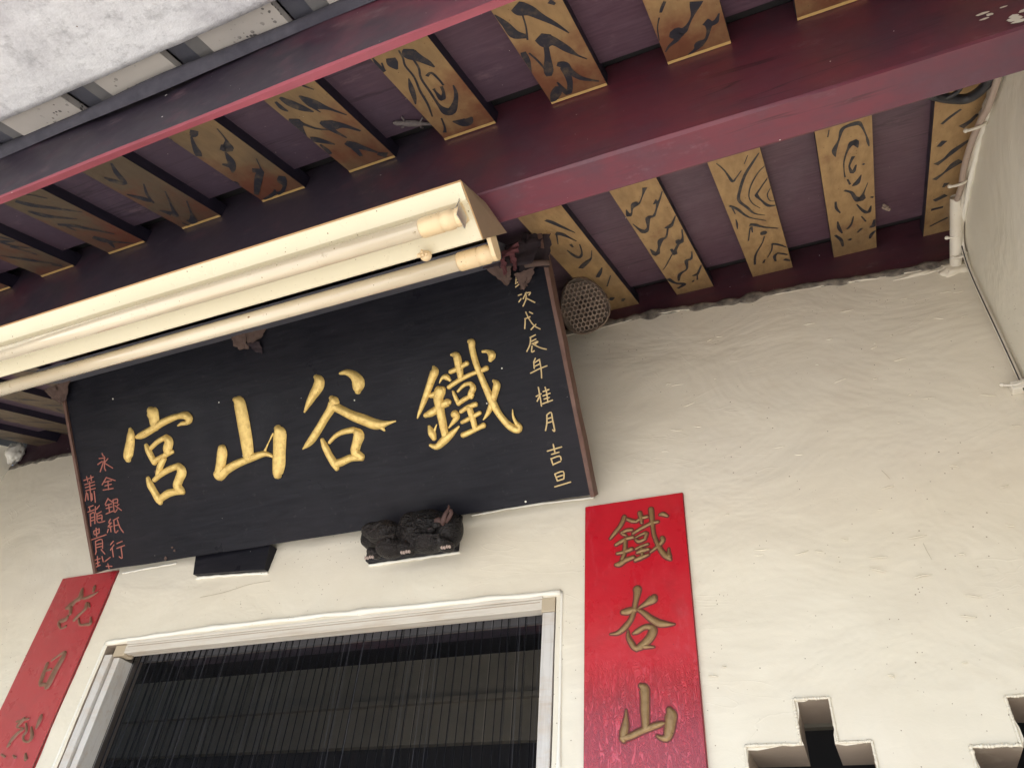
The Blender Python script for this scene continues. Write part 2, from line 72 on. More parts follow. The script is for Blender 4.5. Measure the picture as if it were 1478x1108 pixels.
class MB:
    def __init__(s): s.V = []; s.F = []; s.M = []
    def add(s, V, F, m=0):
        n = len(s.V); s.V += [Vector(v) for v in V]; s.F += [tuple(i+n for i in f) for f in F]; s.M += [m]*len(F)
    def box(s, a, b, m=0, bev=0):
        x0, y0, z0 = a; x1, y1, z1 = b
        if bev:
            bm = bmesh.new(); bmesh.ops.create_cube(bm, size=1)
            for v in bm.verts: v.co = Vector(((x0+x1)/2+v.co.x*(x1-x0), (y0+y1)/2+v.co.y*(y1-y0), (z0+z1)/2+v.co.z*(z1-z0)))
            bmesh.ops.bevel(bm, geom=bm.edges[:], offset=bev, segments=2, affect='EDGES', profile=.5)
            s.bm(bm, m); return
        s.add([(x0,y0,z0),(x1,y0,z0),(x1,y1,z0),(x0,y1,z0),(x0,y0,z1),(x1,y0,z1),(x1,y1,z1),(x0,y1,z1)],
              [(0,3,2,1),(4,5,6,7),(0,1,5,4),(1,2,6,5),(2,3,7,6),(3,0,4,7)], m)
    def bm(s, bm, m=0):
        bm.verts.index_update()
        s.add([v.co.copy() for v in bm.verts], [tuple(v.index for v in f.verts) for f in bm.faces], m); bm.free()
    def prismx(s, prof, x0, x1, m=0, n=1, jit=0, seed=0):
        """profile [(y,z)] swept along x, n segments, slightly uneven"""
        k = len(prof); V = []
        for i in range(n+1):
            x = x0+(x1-x0)*i/n
            for j, (y, z) in enumerate(prof):
                d = noise.noise(Vector((x*3, j*1.7+seed, seed)))*jit
                V.append((x, y+d, z+noise.noise(Vector((x*3, j*1.7+seed+40, 5)))*jit))
        F = []
        for i in range(n):
            for j in range(k):
                a = i*k+j; b = i*k+(j+1) % k
                F.append((a, b, b+k, a+k))
        F.append(tuple(reversed(range(k)))); F.append(tuple(n*k+j for j in range(k)))
        s.add(V, F, m)
    def tube(s, pts, r, seg=10, m=0, cap=True):
        pts = [Vector(p) for p in pts]; n = len(pts); rr = r if isinstance(r, (list, tuple)) else [r]*n
        V = []; F = []; up = Vector((0, 0, 1)); prev = None
        for i, p in enumerate(pts):
            t = (pts[min(i+1, n-1)]-pts[max(i-1, 0)]).normalized()
            if prev is None:
                a = t.orthogonal().normalized()
            else:
                a = (prev-t*prev.dot(t)).normalized()
            prev = a; b = t.cross(a)
            for k in range(seg):
                th = 2*math.pi*k/seg; V.append(p+(a*math.cos(th)+b*math.sin(th))*rr[i])
        for i in range(n-1):
            for k in range(seg):
                a = i*seg+k; b = i*seg+(k+1) % seg; F.append((a, b, b+seg, a+seg))
        if cap: F.append(tuple(reversed(range(seg)))); F.append(tuple((n-1)*seg+k for k in range(seg)))
        s.add(V, F, m)
    def ell(s, c, r, rot=None, sub=3, m=0):
        bm = bmesh.new(); bmesh.ops.create_icosphere(bm, subdivisions=sub, radius=1)
        M = (rot.to_matrix() if rot else Matrix.Identity(3))
        for v in bm.verts: v.co = M @ Vector((v.co.x*r[0], v.co.y*r[1], v.co.z*r[2]))+Vector(c)
        s.bm(bm, m)
    def build(s, name, mats, parent=None, smooth=False, world=True):
        return mesh(name, s.V, s.F, mats, parent, smooth, s.M, world)
def smooth_path(P, n=6):
    P = [Vector(p) for p in P]; out = []
    for i in range(len(P)-1):
        a = P[max(i-1, 0)]; b = P[i]; c = P[i+1]; d = P[min(i+2, len(P)-1)]
        for k in range(n):
            t = k/n
            out.append(.5*((2*b)+(c-a)*t+(2*a-5*b+4*c-d)*t*t+(3*b-a-3*c+d)*t*t*t))
    out.append(P[-1]); return out
# ---------------- materials ----------------
def mat(name, col, rough=.6, metal=0, spec=.5):
    m = bpy.data.materials.new(name); m.use_nodes = True; b = m.node_tree.nodes['Principled BSDF']
    b.inputs['Base Color'].default_value = (*col, 1); b.inputs['Roughness'].default_value = rough
    b.inputs['Metallic'].default_value = metal; b.inputs['Specular IOR Level'].default_value = spec
    m['c'] = col; return m
class N:
    """small node-building helper on one material"""
    def __init__(s, m):
        s.m = m; s.t = m.node_tree; s.b = s.t.nodes['Principled BSDF']
        s.co = s.t.nodes.new('ShaderNodeTexCoord').outputs['Object']
    def n(s, k, **kw):
        x = s.t.nodes.new(k)
        for a, v in kw.items(): setattr(x, a, v)
        return x
    def mp(s, scale, rot=(0, 0, 0), loc=(0, 0, 0)):
        x = s.n('ShaderNodeMapping'); x.inputs['Scale'].default_value = scale; x.inputs['Rotation'].default_value = rot; x.inputs['Location'].default_value = loc
        s.t.links.new(s.co, x.inputs[0]); return x.outputs[0]
    def noise(s, scale, detail=4, rough=.55, vec=None, dist=0):
        x = s.n('ShaderNodeTexNoise'); x.inputs['Scale'].default_value = scale; x.inputs['Detail'].default_value = detail
        x.inputs['Roughness'].default_value = rough; x.inputs['Distortion'].default_value = dist
        s.t.links.new(vec or s.co, x.inputs['Vector']); return x.outputs['Fac']
    def ramp(s, f, a, b, lo=0, hi=1):
        x = s.n('ShaderNodeMapRange'); x.inputs[1].default_value = a; x.inputs[2].default_value = b
        x.inputs[3].default_value = lo; x.inputs[4].default_value = hi; s.t.links.new(f, x.inputs[0]); return x.outputs[0]
    def math(s, op, a, b=0.0):
        x = s.n('ShaderNodeMath', operation=op)
        for i, v in enumerate((a, b)):
            if isinstance(v, (int, float)): x.inputs[i].default_value = v
            else: s.t.links.new(v, x.inputs[i])
        return x.outputs[0]
    def mix(s, f, a, b, mode='MIX'):
        x = s.n('ShaderNodeMix', data_type='RGBA', blend_type=mode)
        for i, v in ((0, f), (6, a), (7, b)):
            if isinstance(v, (tuple, list)): x.inputs[i].default_value = (*v[:3], 1)
            elif isinstance(v, (int, float)): x.inputs[i].default_value = v
            else: s.t.links.new(v, x.inputs[i])
        return x.outputs[2]
    def specks(s, scale, size, keep=.25, seed=0.):
        v = s.n('ShaderNodeTexVoronoi'); v.inputs['Scale'].default_value = scale
        s.t.links.new(s.mp((1, 1, 1), loc=(seed, seed, seed)), v.inputs['Vector'])
        sep = s.n('ShaderNodeSeparateColor'); s.t.links.new(v.outputs['Color'], sep.inputs[0])
        a = s.math('LESS_THAN', sep.outputs[0], keep)
        sz = s.math('MULTIPLY', sep.outputs[1], size)
        d = s.math('LESS_THAN', v.outputs['Distance'], sz)
        return s.math('MULTIPLY', a, d)
    def sepxyz(s):
        x = s.n('ShaderNodeSeparateXYZ'); s.t.links.new(s.co, x.inputs[0]); return x.outputs
    def color(s, c): s.t.links.new(c, s.b.inputs['Base Color'])
    def rough(s, c): s.t.links.new(c, s.b.inputs['Roughness'])
    def bump(s, h, strength=.3, dist=.002, prev=None):
        x = s.n('ShaderNodeBump'); x.inputs['Strength'].default_value = strength; x.inputs['Distance'].default_value = dist
        s.t.links.new(h, x.inputs['Height'])
        if prev is not None: s.t.links.new(prev, x.inputs['Normal'])
        s.t.links.new(x.outputs[0], s.b.inputs['Normal']); return x.outputs[0]
M = {}
def plaster(name, col, col2, stain=.5):
    m = mat(name, col, .5); k = N(m)
    big = k.noise(1.6, 4, .6); fine = k.noise(9, 5, .6, dist=.6)
    c = k.mix(k.ramp(big, .35, .7), col, col2)
    c = k.mix(k.ramp(fine, .56, .75, 0, .35*stain), c, (col[0]*.86, col[1]*.82, col[2]*.76))
    hs = k.noise(7, 5, .7, k.mp((.7, .7, 1.6)))
    c = k.mix(k.ramp(hs, .6, .8, 0, .25), c, (.86, .84, .76))
    smear = k.noise(24, 5, .65, k.mp((.7, .7, 1.25), rot=(0, .25, 0)), .8)
    c = k.mix(k.ramp(k.noise(3.3, 6, .7), .58, .66, 0, .14*stain), c, (.52, .43, .34))
    c = k.mix(k.specks(70, .10, .08), c, (.22, .17, .12))
    c = k.mix(k.specks(150, .2, .12, 3.3), c, (.33, .26, .19))
    c = k.mix(k.ramp(k.noise(13, 5, .7, k.mp((.6, .6, 2.2)), 1.0), .60, .72, 0, .35), c, (.82, .77, .66))
    c = k.mix(k.ramp(k.noise(2.4, 4, .6, k.mp((1, 1, 1), loc=(4, 4, 4))), .5, .75, 0, .35), c, (.66, .58, .49))
    k.color(c); k.rough(k.ramp(fine, .3, .7, .38, .6))
    b1 = k.bump(k.noise(4, 4, .55, k.mp((.9, .9, 1.2)), .6), .6, .014)
    b2 = k.bump(smear, .17, .0028, b1)
    # trowel ridges: thin crests
    rd = k.math('ABSOLUTE', k.math('SUBTRACT', k.noise(5, 3, .5, k.mp((.6, .6, 1.7)), 1.2), .5))
    b3 = k.bump(k.math('MULTIPLY', k.ramp(rd, 0, .010, 1, 0), k.ramp(k.noise(2.9, 3, .6), .5, .62)), .14, .002, b2)
    k.bump(k.noise(220, 2, .5), .12, .0006, b3)
    return m
M['wall'] = plaster('wall_plaster', (.73, .672, .555), (.76, .715, .615))
M['side'] = plaster('side_wall_plaster', (.72, .685, .58), (.77, .74, .66), .3)
def paint(name, col, col2, grain=(1, 1, 1), gs=60, rough=.42, sp=True, soot_shade=None, bump=.25):
    m = mat(name, col, rough); k = N(m)
    g = k.noise(gs, 4, .6, k.mp(grain)); big = k.noise(2.2, 4, .6)
    c = k.mix(k.ramp(g, .3, .7), col, col2)
    if soot_shade:      # sooty beams, and dimmer light towards the left painted into the purple boards
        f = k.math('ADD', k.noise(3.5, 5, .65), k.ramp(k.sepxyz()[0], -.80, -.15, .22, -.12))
        c = k.mix(k.ramp(f, soot_shade[1], soot_shade[2], 0, soot_shade[3]), c, soot_shade[0])
    c = k.mix(k.ramp(k.noise(14, 5, .7), .55, .8, 0, .35), c, tuple(x*1.5+.02 for x in col2))
    if sp:
        c = k.mix(k.specks(38, .08, .17), c, (.75, .72, .68)); c = k.mix(k.specks(110, .08, .10, 5.), c, (.6, .55, .5))
    if soot_shade:
        ln = k.math('ABSOLUTE', k.math('SUBTRACT', k.noise(9, 4, .6, k.mp((.07, 1.3, 1.3)), .4), .5))
        gate = k.ramp(k.noise(4, 3, .6), .48, .6)
        cr_ = k.math('MULTIPLY', k.ramp(ln, 0, .012, 1, 0), gate)
        c = k.mix(k.math('MULTIPLY', cr_, .55), c, (.02, .014, .018))
        c = k.mix(k.ramp(k.noise(26, 6, .75, k.mp((.5, 1, 1))), .60, .72, 0, .35), c, (.24, .16, .18))
    k.color(c); k.rough(k.ramp(k.noise(12, 4), .3, .7, rough-.08, rough+.2))
    b = k.bump(g, bump, .0012)
    if soot_shade: b = k.bump(cr_, -.5, .0015, b)
    b = k.bump(k.noise(5, 3, .5), .3, .008, b); k.bump(k.noise(12, 3), .25, .003, b)
    return m
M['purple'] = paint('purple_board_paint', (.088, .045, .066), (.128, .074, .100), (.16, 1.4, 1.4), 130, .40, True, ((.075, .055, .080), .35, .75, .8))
M['side_shade'] = paint('shaded_rafter_side', (.014, .012, .024), (.024, .018, .034), (1, .2, 1), 90, .5, False)  # purple rafter sides, the corner shade painted into their near-black colour
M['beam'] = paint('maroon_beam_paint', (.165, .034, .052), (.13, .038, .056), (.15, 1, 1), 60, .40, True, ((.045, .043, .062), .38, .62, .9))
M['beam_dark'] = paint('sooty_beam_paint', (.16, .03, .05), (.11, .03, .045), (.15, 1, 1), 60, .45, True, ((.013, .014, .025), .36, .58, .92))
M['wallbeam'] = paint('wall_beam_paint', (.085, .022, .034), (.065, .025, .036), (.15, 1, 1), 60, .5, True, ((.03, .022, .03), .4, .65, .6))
M['pink'] = paint('red_purlin_edge', (.25, .042, .062), (.20, .036, .052), (.3, 1, 1), 70, .5, True)
def gold_paint():
    m = mat('gold_grain_paint', (.36, .245, .10), .5); k = N(m)
    g = k.noise(40, 4, .6, k.mp((1.5, .4, 1)))
    c = k.mix(k.ramp(g, .3, .7), (.47, .305, .145), (.34, .215, .105))
    # reddish bleed-through patches, strongest near the middle beam (y about -0.73)
    sf = k.math('ADD', k.noise(3, 4, .6), k.ramp(k.sepxyz()[0], -1.1, -.1, .25, -.25))  # dimmer light towards the left painted into the gold as a sooty tone
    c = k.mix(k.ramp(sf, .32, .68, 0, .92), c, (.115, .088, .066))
    xyz = k.sepxyz(); near = k.ramp(k.math('ABSOLUTE', k.math('ADD', xyz[1], .73)), 0, .17, 1, 0)
    p = k.math('ADD', k.noise(7, 5, .65), k.math('MULTIPLY', near, .26))
    c = k.mix(k.ramp(p, .58, .8, 0, .8), c, (.19, .055, .035))
    c = k.mix(k.specks(200, .25, .15), c, (.2, .12, .06))
    c = k.mix(k.specks(60, .06, .1, 4.), c, (.7, .62, .5))
    k.color(c); k.b.inputs['Metallic'].default_value = .25
    k.rough(k.ramp(g, .3, .7, .38, .6)); k.bump(g, .15, .001)
    return m
M['gold'] = gold_paint()
M['trim'] = mat('lit_bevel_gold', (.70, .46, .18), .4, .4)
M['ink'] = mat('black_brush_paint', (.028, .030, .042), .5)
k = N(M['ink']); k.color(k.mix(k.ramp(k.noise(60, 4, .7), .48, .78, 0, .75), (.030, .030, .040), (.17, .125, .075)))
def board_mat():
    m = mat('black_lacquer', (.02, .021, .028), .34, 0, .14); k = N(m)
    g = k.noise(22, 5, .65, k.mp((.35, 3, 3), rot=(0, .12, 0)), 1.2)
    c = k.mix(k.ramp(g, .35, .75), (.0068, .0070, .0110), (.0155, .0155, .0215))
    c = k.mix(k.ramp(k.noise(3, 4, .6), .45, .75, 0, .5), c, (.022, .019, .024))
    c = k.mix(k.ramp(k.noise(60, 3, .7), .62, .8, 0, .2), c, (.09, .085, .085))
    c = k.mix(k.specks(22, .05, .25), c, (.7, .68, .6)); c = k.mix(k.specks(75, .06, .09, 7.), c, (.4, .38, .35))
    k.color(c); k.rough(k.ramp(k.noise(9, 4), .3, .7, .26, .48)); k.bump(g, .3, .0015)
    return m
M['board'] = board_mat()
def letter_gold(name, a, b, mtl=.35):
    m = mat(name, a, .42); k = N(m); f = k.noise(90, 4, .65)
    c = k.mix(k.ramp(f, .42, .72), a, b); c = k.mix(k.specks(260, .3, .14), c, (b[0]*.35, b[1]*.3, b[2]*.25))
    c = k.mix(k.ramp(k.noise(30, 4), .6, .8, 0, .5), c, (b[0]*.7, b[1]*.6, b[2]*.6))
    k.color(c); k.b.inputs['Metallic'].default_value = mtl; k.rough(k.ramp(f, .3, .7, .33, .55)); k.bump(k.noise(160, 3), .35, .001)
    return m
M['lgold'] = letter_gold('carved_letter_gold', (.80, .58, .20), (.60, .40, .13))
M['lthin'] = mat('painted_date_gold', (.62, .47, .24), .5, .2)
M['lred'] = mat('painted_name_red', (.30, .095, .07), .6)
M['olive'] = letter_gold('plaque_letter_bronze', (.30, .19, .085), (.22, .13, .06), .3)
M['groove'] = mat('plaque_letter_outline', (.13, .025, .02), .6)
def red_mat(name, a, b_, wr_on):
    m = mat(name, a, .34); k = N(m)
    c = k.mix(k.ramp(k.noise(18, 5, .7), .5, .75, 0, .6), a, b_)
    c = k.mix(k.ramp(k.noise(55, 4, .7, k.mp((1, 1, .3))), .6, .8, 0, .4), c, (.60, .13, .17))
    c = k.mix(k.specks(120, .1, .1), c, (.12, .01, .01))
    k.color(c)
    low = k.ramp(k.sepxyz()[2], 2.10, 2.00, 0, wr_on)
    wr = k.math('ABSOLUTE', k.math('SUBTRACT', k.noise(52, 4, .65, k.mp((1.5, 1, .5)), 2.2), .5))
    h = k.math('MULTIPLY', k.ramp(wr, 0, .10, 1, 0), low)
    b = k.bump(h, .8, .0035); k.bump(k.noise(80, 3), .25, .0015, b)
    k.rough(k.ramp(k.noise(20, 4), .3, .7, .22, .42))
    k.b.inputs['Coat Weight'].default_value = 1.0; k.b.inputs['Coat Roughness'].default_value = .2
    return m
M['red'] = red_mat('red_lacquer', (.52, .010, .024), (.36, .012, .022), 1)
M['redfaded'] = red_mat('faded_red_lacquer', (.40, .022, .034), (.30, .022, .032), 0)
M['rededge'] = mat('red_edge_paint', (.25, .015, .02), .5)
def enamel(name, a, b, rough=.35, sp=.6, metal=0):
    m = mat(name, a, rough); k = N(m)
    c = k.mix(k.ramp(k.noise(5, 4, .6, k.mp((.5, 2, 2))), .35, .7), a, b)
    c = k.mix(k.ramp(k.noise(60, 5, .75), .62, .78, 0, .5*sp), c, (.30, .19, .09))
    c = k.mix(k.specks(140, .16, .28*sp), c, (.28, .2, .11)); c = k.mix(k.specks(300, .2, .2*sp, 2.), c, (.4, .3, .17))
    if rough < .2: c = k.mix(k.specks(28, .3, .13, 11.), c, (.26, .14, .07))
    k.color(c); k.b.inputs['Metallic'].default_value = metal
    k.rough(k.ramp(k.noise(25, 4), .3, .7, rough-.07, rough+.12)); k.bump(k.noise(300, 2), .06, .0005)
    return m
M['enamel'] = enamel('cream_enamel', (.76, .70, .52), (.70, .63, .45), .32)
M['enamel_side'] = enamel('aged_end_plate', (.25, .17, .11), (.20, .14, .09), .5, 1)
M['tube'] = enamel('dusty_tube_glass', (.74, .65, .50), (.60, .49, .34), .10, 1)
M['tube'].node_tree.nodes['Principled BSDF'].inputs['Coat Weight'].default_value = 1; M['tube'].node_tree.nodes['Principled BSDF'].inputs['Coat Roughness'].default_value = .05
M['cap'] = enamel('yellowed_plastic', (.80, .62, .38), (.68, .50, .29), .32, .5)
M['metal'] = mat('worn_aluminium', (.62, .6, .56), .35, .8)
M['orangeedge'] = enamel('rusty_rim', (.50, .27, .12), (.62, .42, .22), .5, 1)
def alu():
    m = mat('painted_door_frame', (.68, .64, .58), .4); k = N(m)
    st = k.noise(30, 5, .7, k.mp((2.5, 2.5, .18)))
    st2 = k.noise(30, 5, .7, k.mp((.18, 2.5, 2.5)))
    c = k.mix(k.ramp(st, .5, .75, 0, .6), (.60, .58, .56), (.30, .27, .25))
    c = k.mix(k.ramp(st2, .55, .8, 0, .5), c, (.40, .28, .18))
    c = k.mix(k.ramp(k.noise(7, 5, .7, k.mp((.6, 2, 2))), .5, .68, 0, .55), c, (.50, .38, .27))
    k.color(c); k.bump(st, .3, .001); k.rough(k.ramp(st, .3, .7, .3, .5)); return m
M['alu'] = alu()
def alu_h():
    m = mat('painted_door_header', (.68, .64, .58), .4); k = N(m)
    st = k.noise(22, 5, .7, k.mp((.12, 2.5, 3.0)))
    c = k.mix(k.ramp(st, .48, .72, 0, .75), (.64, .60, .54), (.38, .30, .23))
    c = k.mix(k.ramp(k.noise(7, 5, .7, k.mp((.6, 2, 2))), .5, .7, 0, .5), c, (.48, .37, .27))
    k.color(c); k.bump(st, .4, .001); return m
M['alu_h'] = alu_h()
M['tan'] = enamel('tan_corner_plastic', (.50, .42, .31), (.42, .34, .24), .5, 1)
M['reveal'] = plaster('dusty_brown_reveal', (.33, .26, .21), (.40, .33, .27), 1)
M['white_lump'] = plaster('fresh_white_plaster', (.80, .775, .70), (.84, .82, .76), .2)
M['brownwood'] = paint('bare_brown_wood', (.10, .05, .038), (.15, .08, .06), (1, 1, .12), 50, .6, False, None, .6)
def screen_mat():
    m = mat('black_pleated_mesh', (.008, .008, .012), .8); m.node_tree.nodes['Principled BSDF'].inputs['Alpha'].default_value = .36
    return m
M['mesh'] = screen_mat()
M['metal_grey'] = mat('grey_track', (.22, .22, .24), .5)
M['cord'] = mat('screen_cord', (.004, .004, .007), .8, 0, .1)
M['thread'] = mat('pale_screen_thread', (.08, .08, .10), .7)
M['web'] = paint('dusty_brown_cloth', (.075, .047, .040), (.11, .07, .058), (1, 1, 1), 50, .9, False)
M['web_shade'] = paint('shaded_dusty_cloth', (.022, .015, .020), (.04, .026, .03), (1, 1, 1), 50, .9, False)  # near-black cloth copy, painting in the shadow round and between the folds
M['redcloth'] = mat('faded_red_cloth', (.10, .03, .035), .9)
M['comb'] = paint('wasp_paper', (.23, .17, .135), (.31, .24, .19), (1, 1, 1), 120, .9, False)
M['comb_dark'] = mat('wasp_cell_floor', (.075, .055, .045), .9)
M['lion'] = paint('dusty_black_carving', (.006, .006, .008), (.015, .014, .015), (1, 1, 1), 60, .45, False, ((.06, .045, .04), .66, .86, .25), .8)
k_ = N(M['lion']); q_ = k_.math('SINE', k_.math('MULTIPLY', k_.noise(34, 2, .5, k_.mp((1, 1, 1.7)), .8), 55.0)); pv = M['lion'].node_tree.nodes
k_.bump(q_, .55, .002, [n for n in pv if n.type == 'BUMP'][-1].outputs[0])
M['lion'].node_tree.nodes['Principled BSDF'].inputs['Specular IOR Level'].default_value = .2
M['lionred'] = paint('dusty_red_brown_carving', (.05, .024, .022), (.075, .038, .034), (1, 1, 1), 60, .6, False, None, .6)
M['claw'] = mat('pinkish_white_claw', (.42, .33, .30), .7)
M['pvc'] = enamel('aged_white_pvc', (.74, .70, .62), (.66, .60, .50), .45, .6)
M['sheath'] = enamel('dusty_cable_sheath', (.42, .34, .29), (.36, .27, .22), .6, .8)
M['blackcable'] = mat('black_cable', (.02, .02, .025), .4)
def concrete(name, a, b, sc=1):
    m = mat(name, a, .8); k = N(m)
    c = k.mix(k.ramp(k.noise(6*sc, 6, .7), .35, .65), a, b)
    mott = k.noise(38*sc, 5, .75)
    c = k.mix(k.ramp(mott, .5, .72, 0, .7), c, tuple(x*.55 for x in b))
    c = k.mix(k.ramp(k.noise(9, 5, .7, dist=1.5), .62, .72, 0, .5), c, (.36, .22, .18))
    c = k.mix(k.specks(60, .1, .1), c, (.15, .08, .06))
    k.color(c); b1 = k.bump(k.noise(45*sc, 4, .7), .6, .004); k.bump(k.noise(8, 3), .3, .01, b1); return m
M['conc'] = concrete('weathered_cement', (.74, .74, .76), (.47, .46, .49))
M['ground'] = concrete('pale_concrete_yard', (.56, .53, .48), (.46, .44, .40), .3)
M['eavelight'] = paint('pale_eave_panel', (.50, .46, .42), (.42, .39, .36), (1, 1, 1), 30, .6, False)
k = N(M['eavelight']); k.color(k.mix(k.math('MULTIPLY', k.ramp(k.noise(13, 3, .5), .5, .62), k.specks(190, .6, .3)), k.mix(k.ramp(k.noise(6, 4), .4, .7), (.50, .46, .42), (.38, .35, .33)), (.08, .07, .07)))
M['eavedark'] = paint('blue_grey_eave_strip', (.085, .085, .11), (.11, .11, .135), (1, 1, 1), 30, .6, False)
M['eavemid'] = paint('grey_eave_strip', (.20, .19, .185), (.17, .165, .17), (1, 1, 1), 30, .6, False)
M['shadelip'] = paint('shadowed_dirty_mortar', (.07, .06, .055), (.30, .265, .22), (1, 1, 1), 60, .9, False, None, 1.0)  # dirty mortar colour with the crack's shadow painted in
M['sootstrip'] = paint('sooty_mortar_fillet', (.032, .03, .042), (.06, .055, .07), (1, 1, 1), 40, .8, False)
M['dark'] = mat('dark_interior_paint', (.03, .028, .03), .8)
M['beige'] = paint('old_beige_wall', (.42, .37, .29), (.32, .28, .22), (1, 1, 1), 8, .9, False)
M['brownwall'] = mat('brown_panel', (.16, .095, .08), .7)
M['tile'] = paint('orange_roof_tile', (.32, .13, .07), (.22, .10, .06), (1, 1, 1), 12, .8, False)
M['lizard'] = paint('gecko_skin', (.20, .17, .16), (.13, .11, .11), (1, 1, 1), 200, .7, False)

# ---------------- ground ----------------
me_ = MB(); me_.add([(-90, -90, 0), (90, -90, 0), (90, 90, 0), (-90, 90, 0)], [(0, 1, 2, 3)])
tag(me_.build('ground', M['ground']), kind='structure')
pf = MB(); pf.box((-2.6, -1.35, .004), (.55, .0, .12)); tag(pf.build('porch_floor', M['ground']), kind='structure')
XL, XR = -2.46, .398
# ---------------- front wall: one plaster sheet with real openings ----------------
topz = lambda x: 2.895 if x < -1 else 2.925-.055*max(0, min(1, (x+.30)/.7))
def front_wall():
    holes = [(-1.648, -.487, -1, 2.228)]
    for x0, zt, no in ((-.165, 0, .082), (.143, -.012, .062)):
        holes.append((x0+no, x0+no+.049, 1.72+zt, 2.011+zt))       # upright of the cross
        holes.append((x0, x0+.178, 1.80+zt, 1.946+zt))
        holes.append((x0+.04, x0+.14, 1.52+zt, 1.60+zt))
    T = .12
    xs = sorted(set([round(XL+.0135*i, 4) for i in range(int((XR-XL)/.0135)+1)]+[XR, XL]+[h[0] for h in holes]+[h[1] for h in holes]))
    zs = sorted(set([round(1.5+.0135*i, 4) for i in range(int(1.5/.0135))]+[0.12, .5, 1.0, 1.5]+[h[2] for h in holes if h[2] > 0]+[h[3] for h in holes]))
    zs = [z for z in zs if z < 2.845]+[2.90]; nz_ = len(zs)-1
    def hole(cx, cz): return any(a < cx < b and c < cz < d for a, b, c, d in holes)
    V = []; F = []; ix = {}
    def vert(i, j, back):
        key = (i, j, back)
        if key not in ix:
            x, z = xs[i], zs[j]; y = T if back else 0
            if not back:
                p = Vector((x*2.2, 3.1, z*2.2)); y += noise.noise(p)*.006+noise.noise(p*5)*.0022+noise.noise(Vector((x*14, 8, z*40)))*.0008
            dx = dz = 0
            if 1.4 < z < 2.03 and -.3 < x < XR-.005 and not back:   # worn lattice edges
                q = Vector((x*30, 1, z*30)); dx = noise.noise(q)*.007; dz = noise.noise(q+Vector((9, 9, 9)))*.007
            if back: dx = dz = 0
            if j == nz_:
                z = topz(x)+noise.noise(Vector((x*5, 2, 0)))*.006+noise.noise(Vector((x*24, 2, 0)))*.004
            ix[key] = len(V); V.append((x+dx, y-.0035, z+dz))
        return ix[key]
    nx, nz = len(xs)-1, len(zs)-1
    rev = set()
    solid = [[not hole((xs[i]+xs[i+1])/2, (zs[j]+zs[j+1])/2) for j in range(nz)] for i in range(nx)]
    mi = []
    for i in range(nx):
        for j in range(nz):
            if not solid[i][j]: continue
            F.append((vert(i, j, 0), vert(i+1, j, 0), vert(i+1, j+1, 0), vert(i, j+1, 0)))
            F.append((vert(i, j, 1), vert(i, j+1, 1), vert(i+1, j+1, 1), vert(i+1, j, 1)))
            for (di, dj, a, b) in ((-1, 0, (i, j), (i, j+1)), (1, 0, (i+1, j+1), (i+1, j)), (0, -1, (i+1, j), (i, j)), (0, 1, (i, j+1), (i+1, j+1))):
                ii, jj = i+di, j+dj
                if ii < 0 or jj < 0 or ii >= nx or jj >= nz or not solid[ii][jj]:
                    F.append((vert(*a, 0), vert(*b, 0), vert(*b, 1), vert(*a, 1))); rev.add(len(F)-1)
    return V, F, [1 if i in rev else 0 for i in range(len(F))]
fw = empty('front_wall', ((XL+XR)/2, .06, 0), 'cream plastered front wall with the doorway and cross shaped lattice openings', 'wall')
V, F, mi_ = front_wall(); wl = mesh('plaster_sheet', V, F, [M['wall'], M['reveal']], fw, True, mi_)
md = wl.modifiers.new('s', 'EDGE_SPLIT'); md.split_angle = R(50)
# rough upper edge of the plaster against the wall beam: a broken, knife-trowelled lip
def lip(name, x0, x1, fz, parent, mtl, n=220, th=.012, seed=0, hh=.014):
    V = []; F = []; K = 7
    for i in range(n+1):
        x = x0+(x1-x0)*i/n; z = fz(x)+noise.noise(Vector((x*6, seed, 0)))*.008+noise.noise(Vector((x*28, seed, 2)))*.004
        t = th*(.65+.8*abs(noise.noise(Vector((x*11, seed, 7)))))
        h = hh*(.5+1.2*abs(noise.noise(Vector((x*17, seed, 4)))))
        for k in range(K):
            a = math.pi*k/(K-1)
            V.append((x, -abs(math.sin(a))**.8*t+.004-.004*math.sin(a), z+math.cos(a)*h+noise.noise(Vector((x*60, k*3., seed)))*.002))
    for i in range(n):
        for k in range(K-1): F.append((i*K+k, i*K+k+1, (i+1)*K+k+1, (i+1)*K+k))
    return mesh(name, V, F, mtl, parent, True)
lip('ragged_top_edge', XL, XR, topz, fw, M['wall'], 420, .0045, 3, .0045)
lip('shadow_crack_mortar', XL, XR, lambda x: topz(x)+.006, fw, M['shadelip'], 900, .0065, 12, .018)  # dirty lumps, darkened to paint the shadowy crack under the wall beam
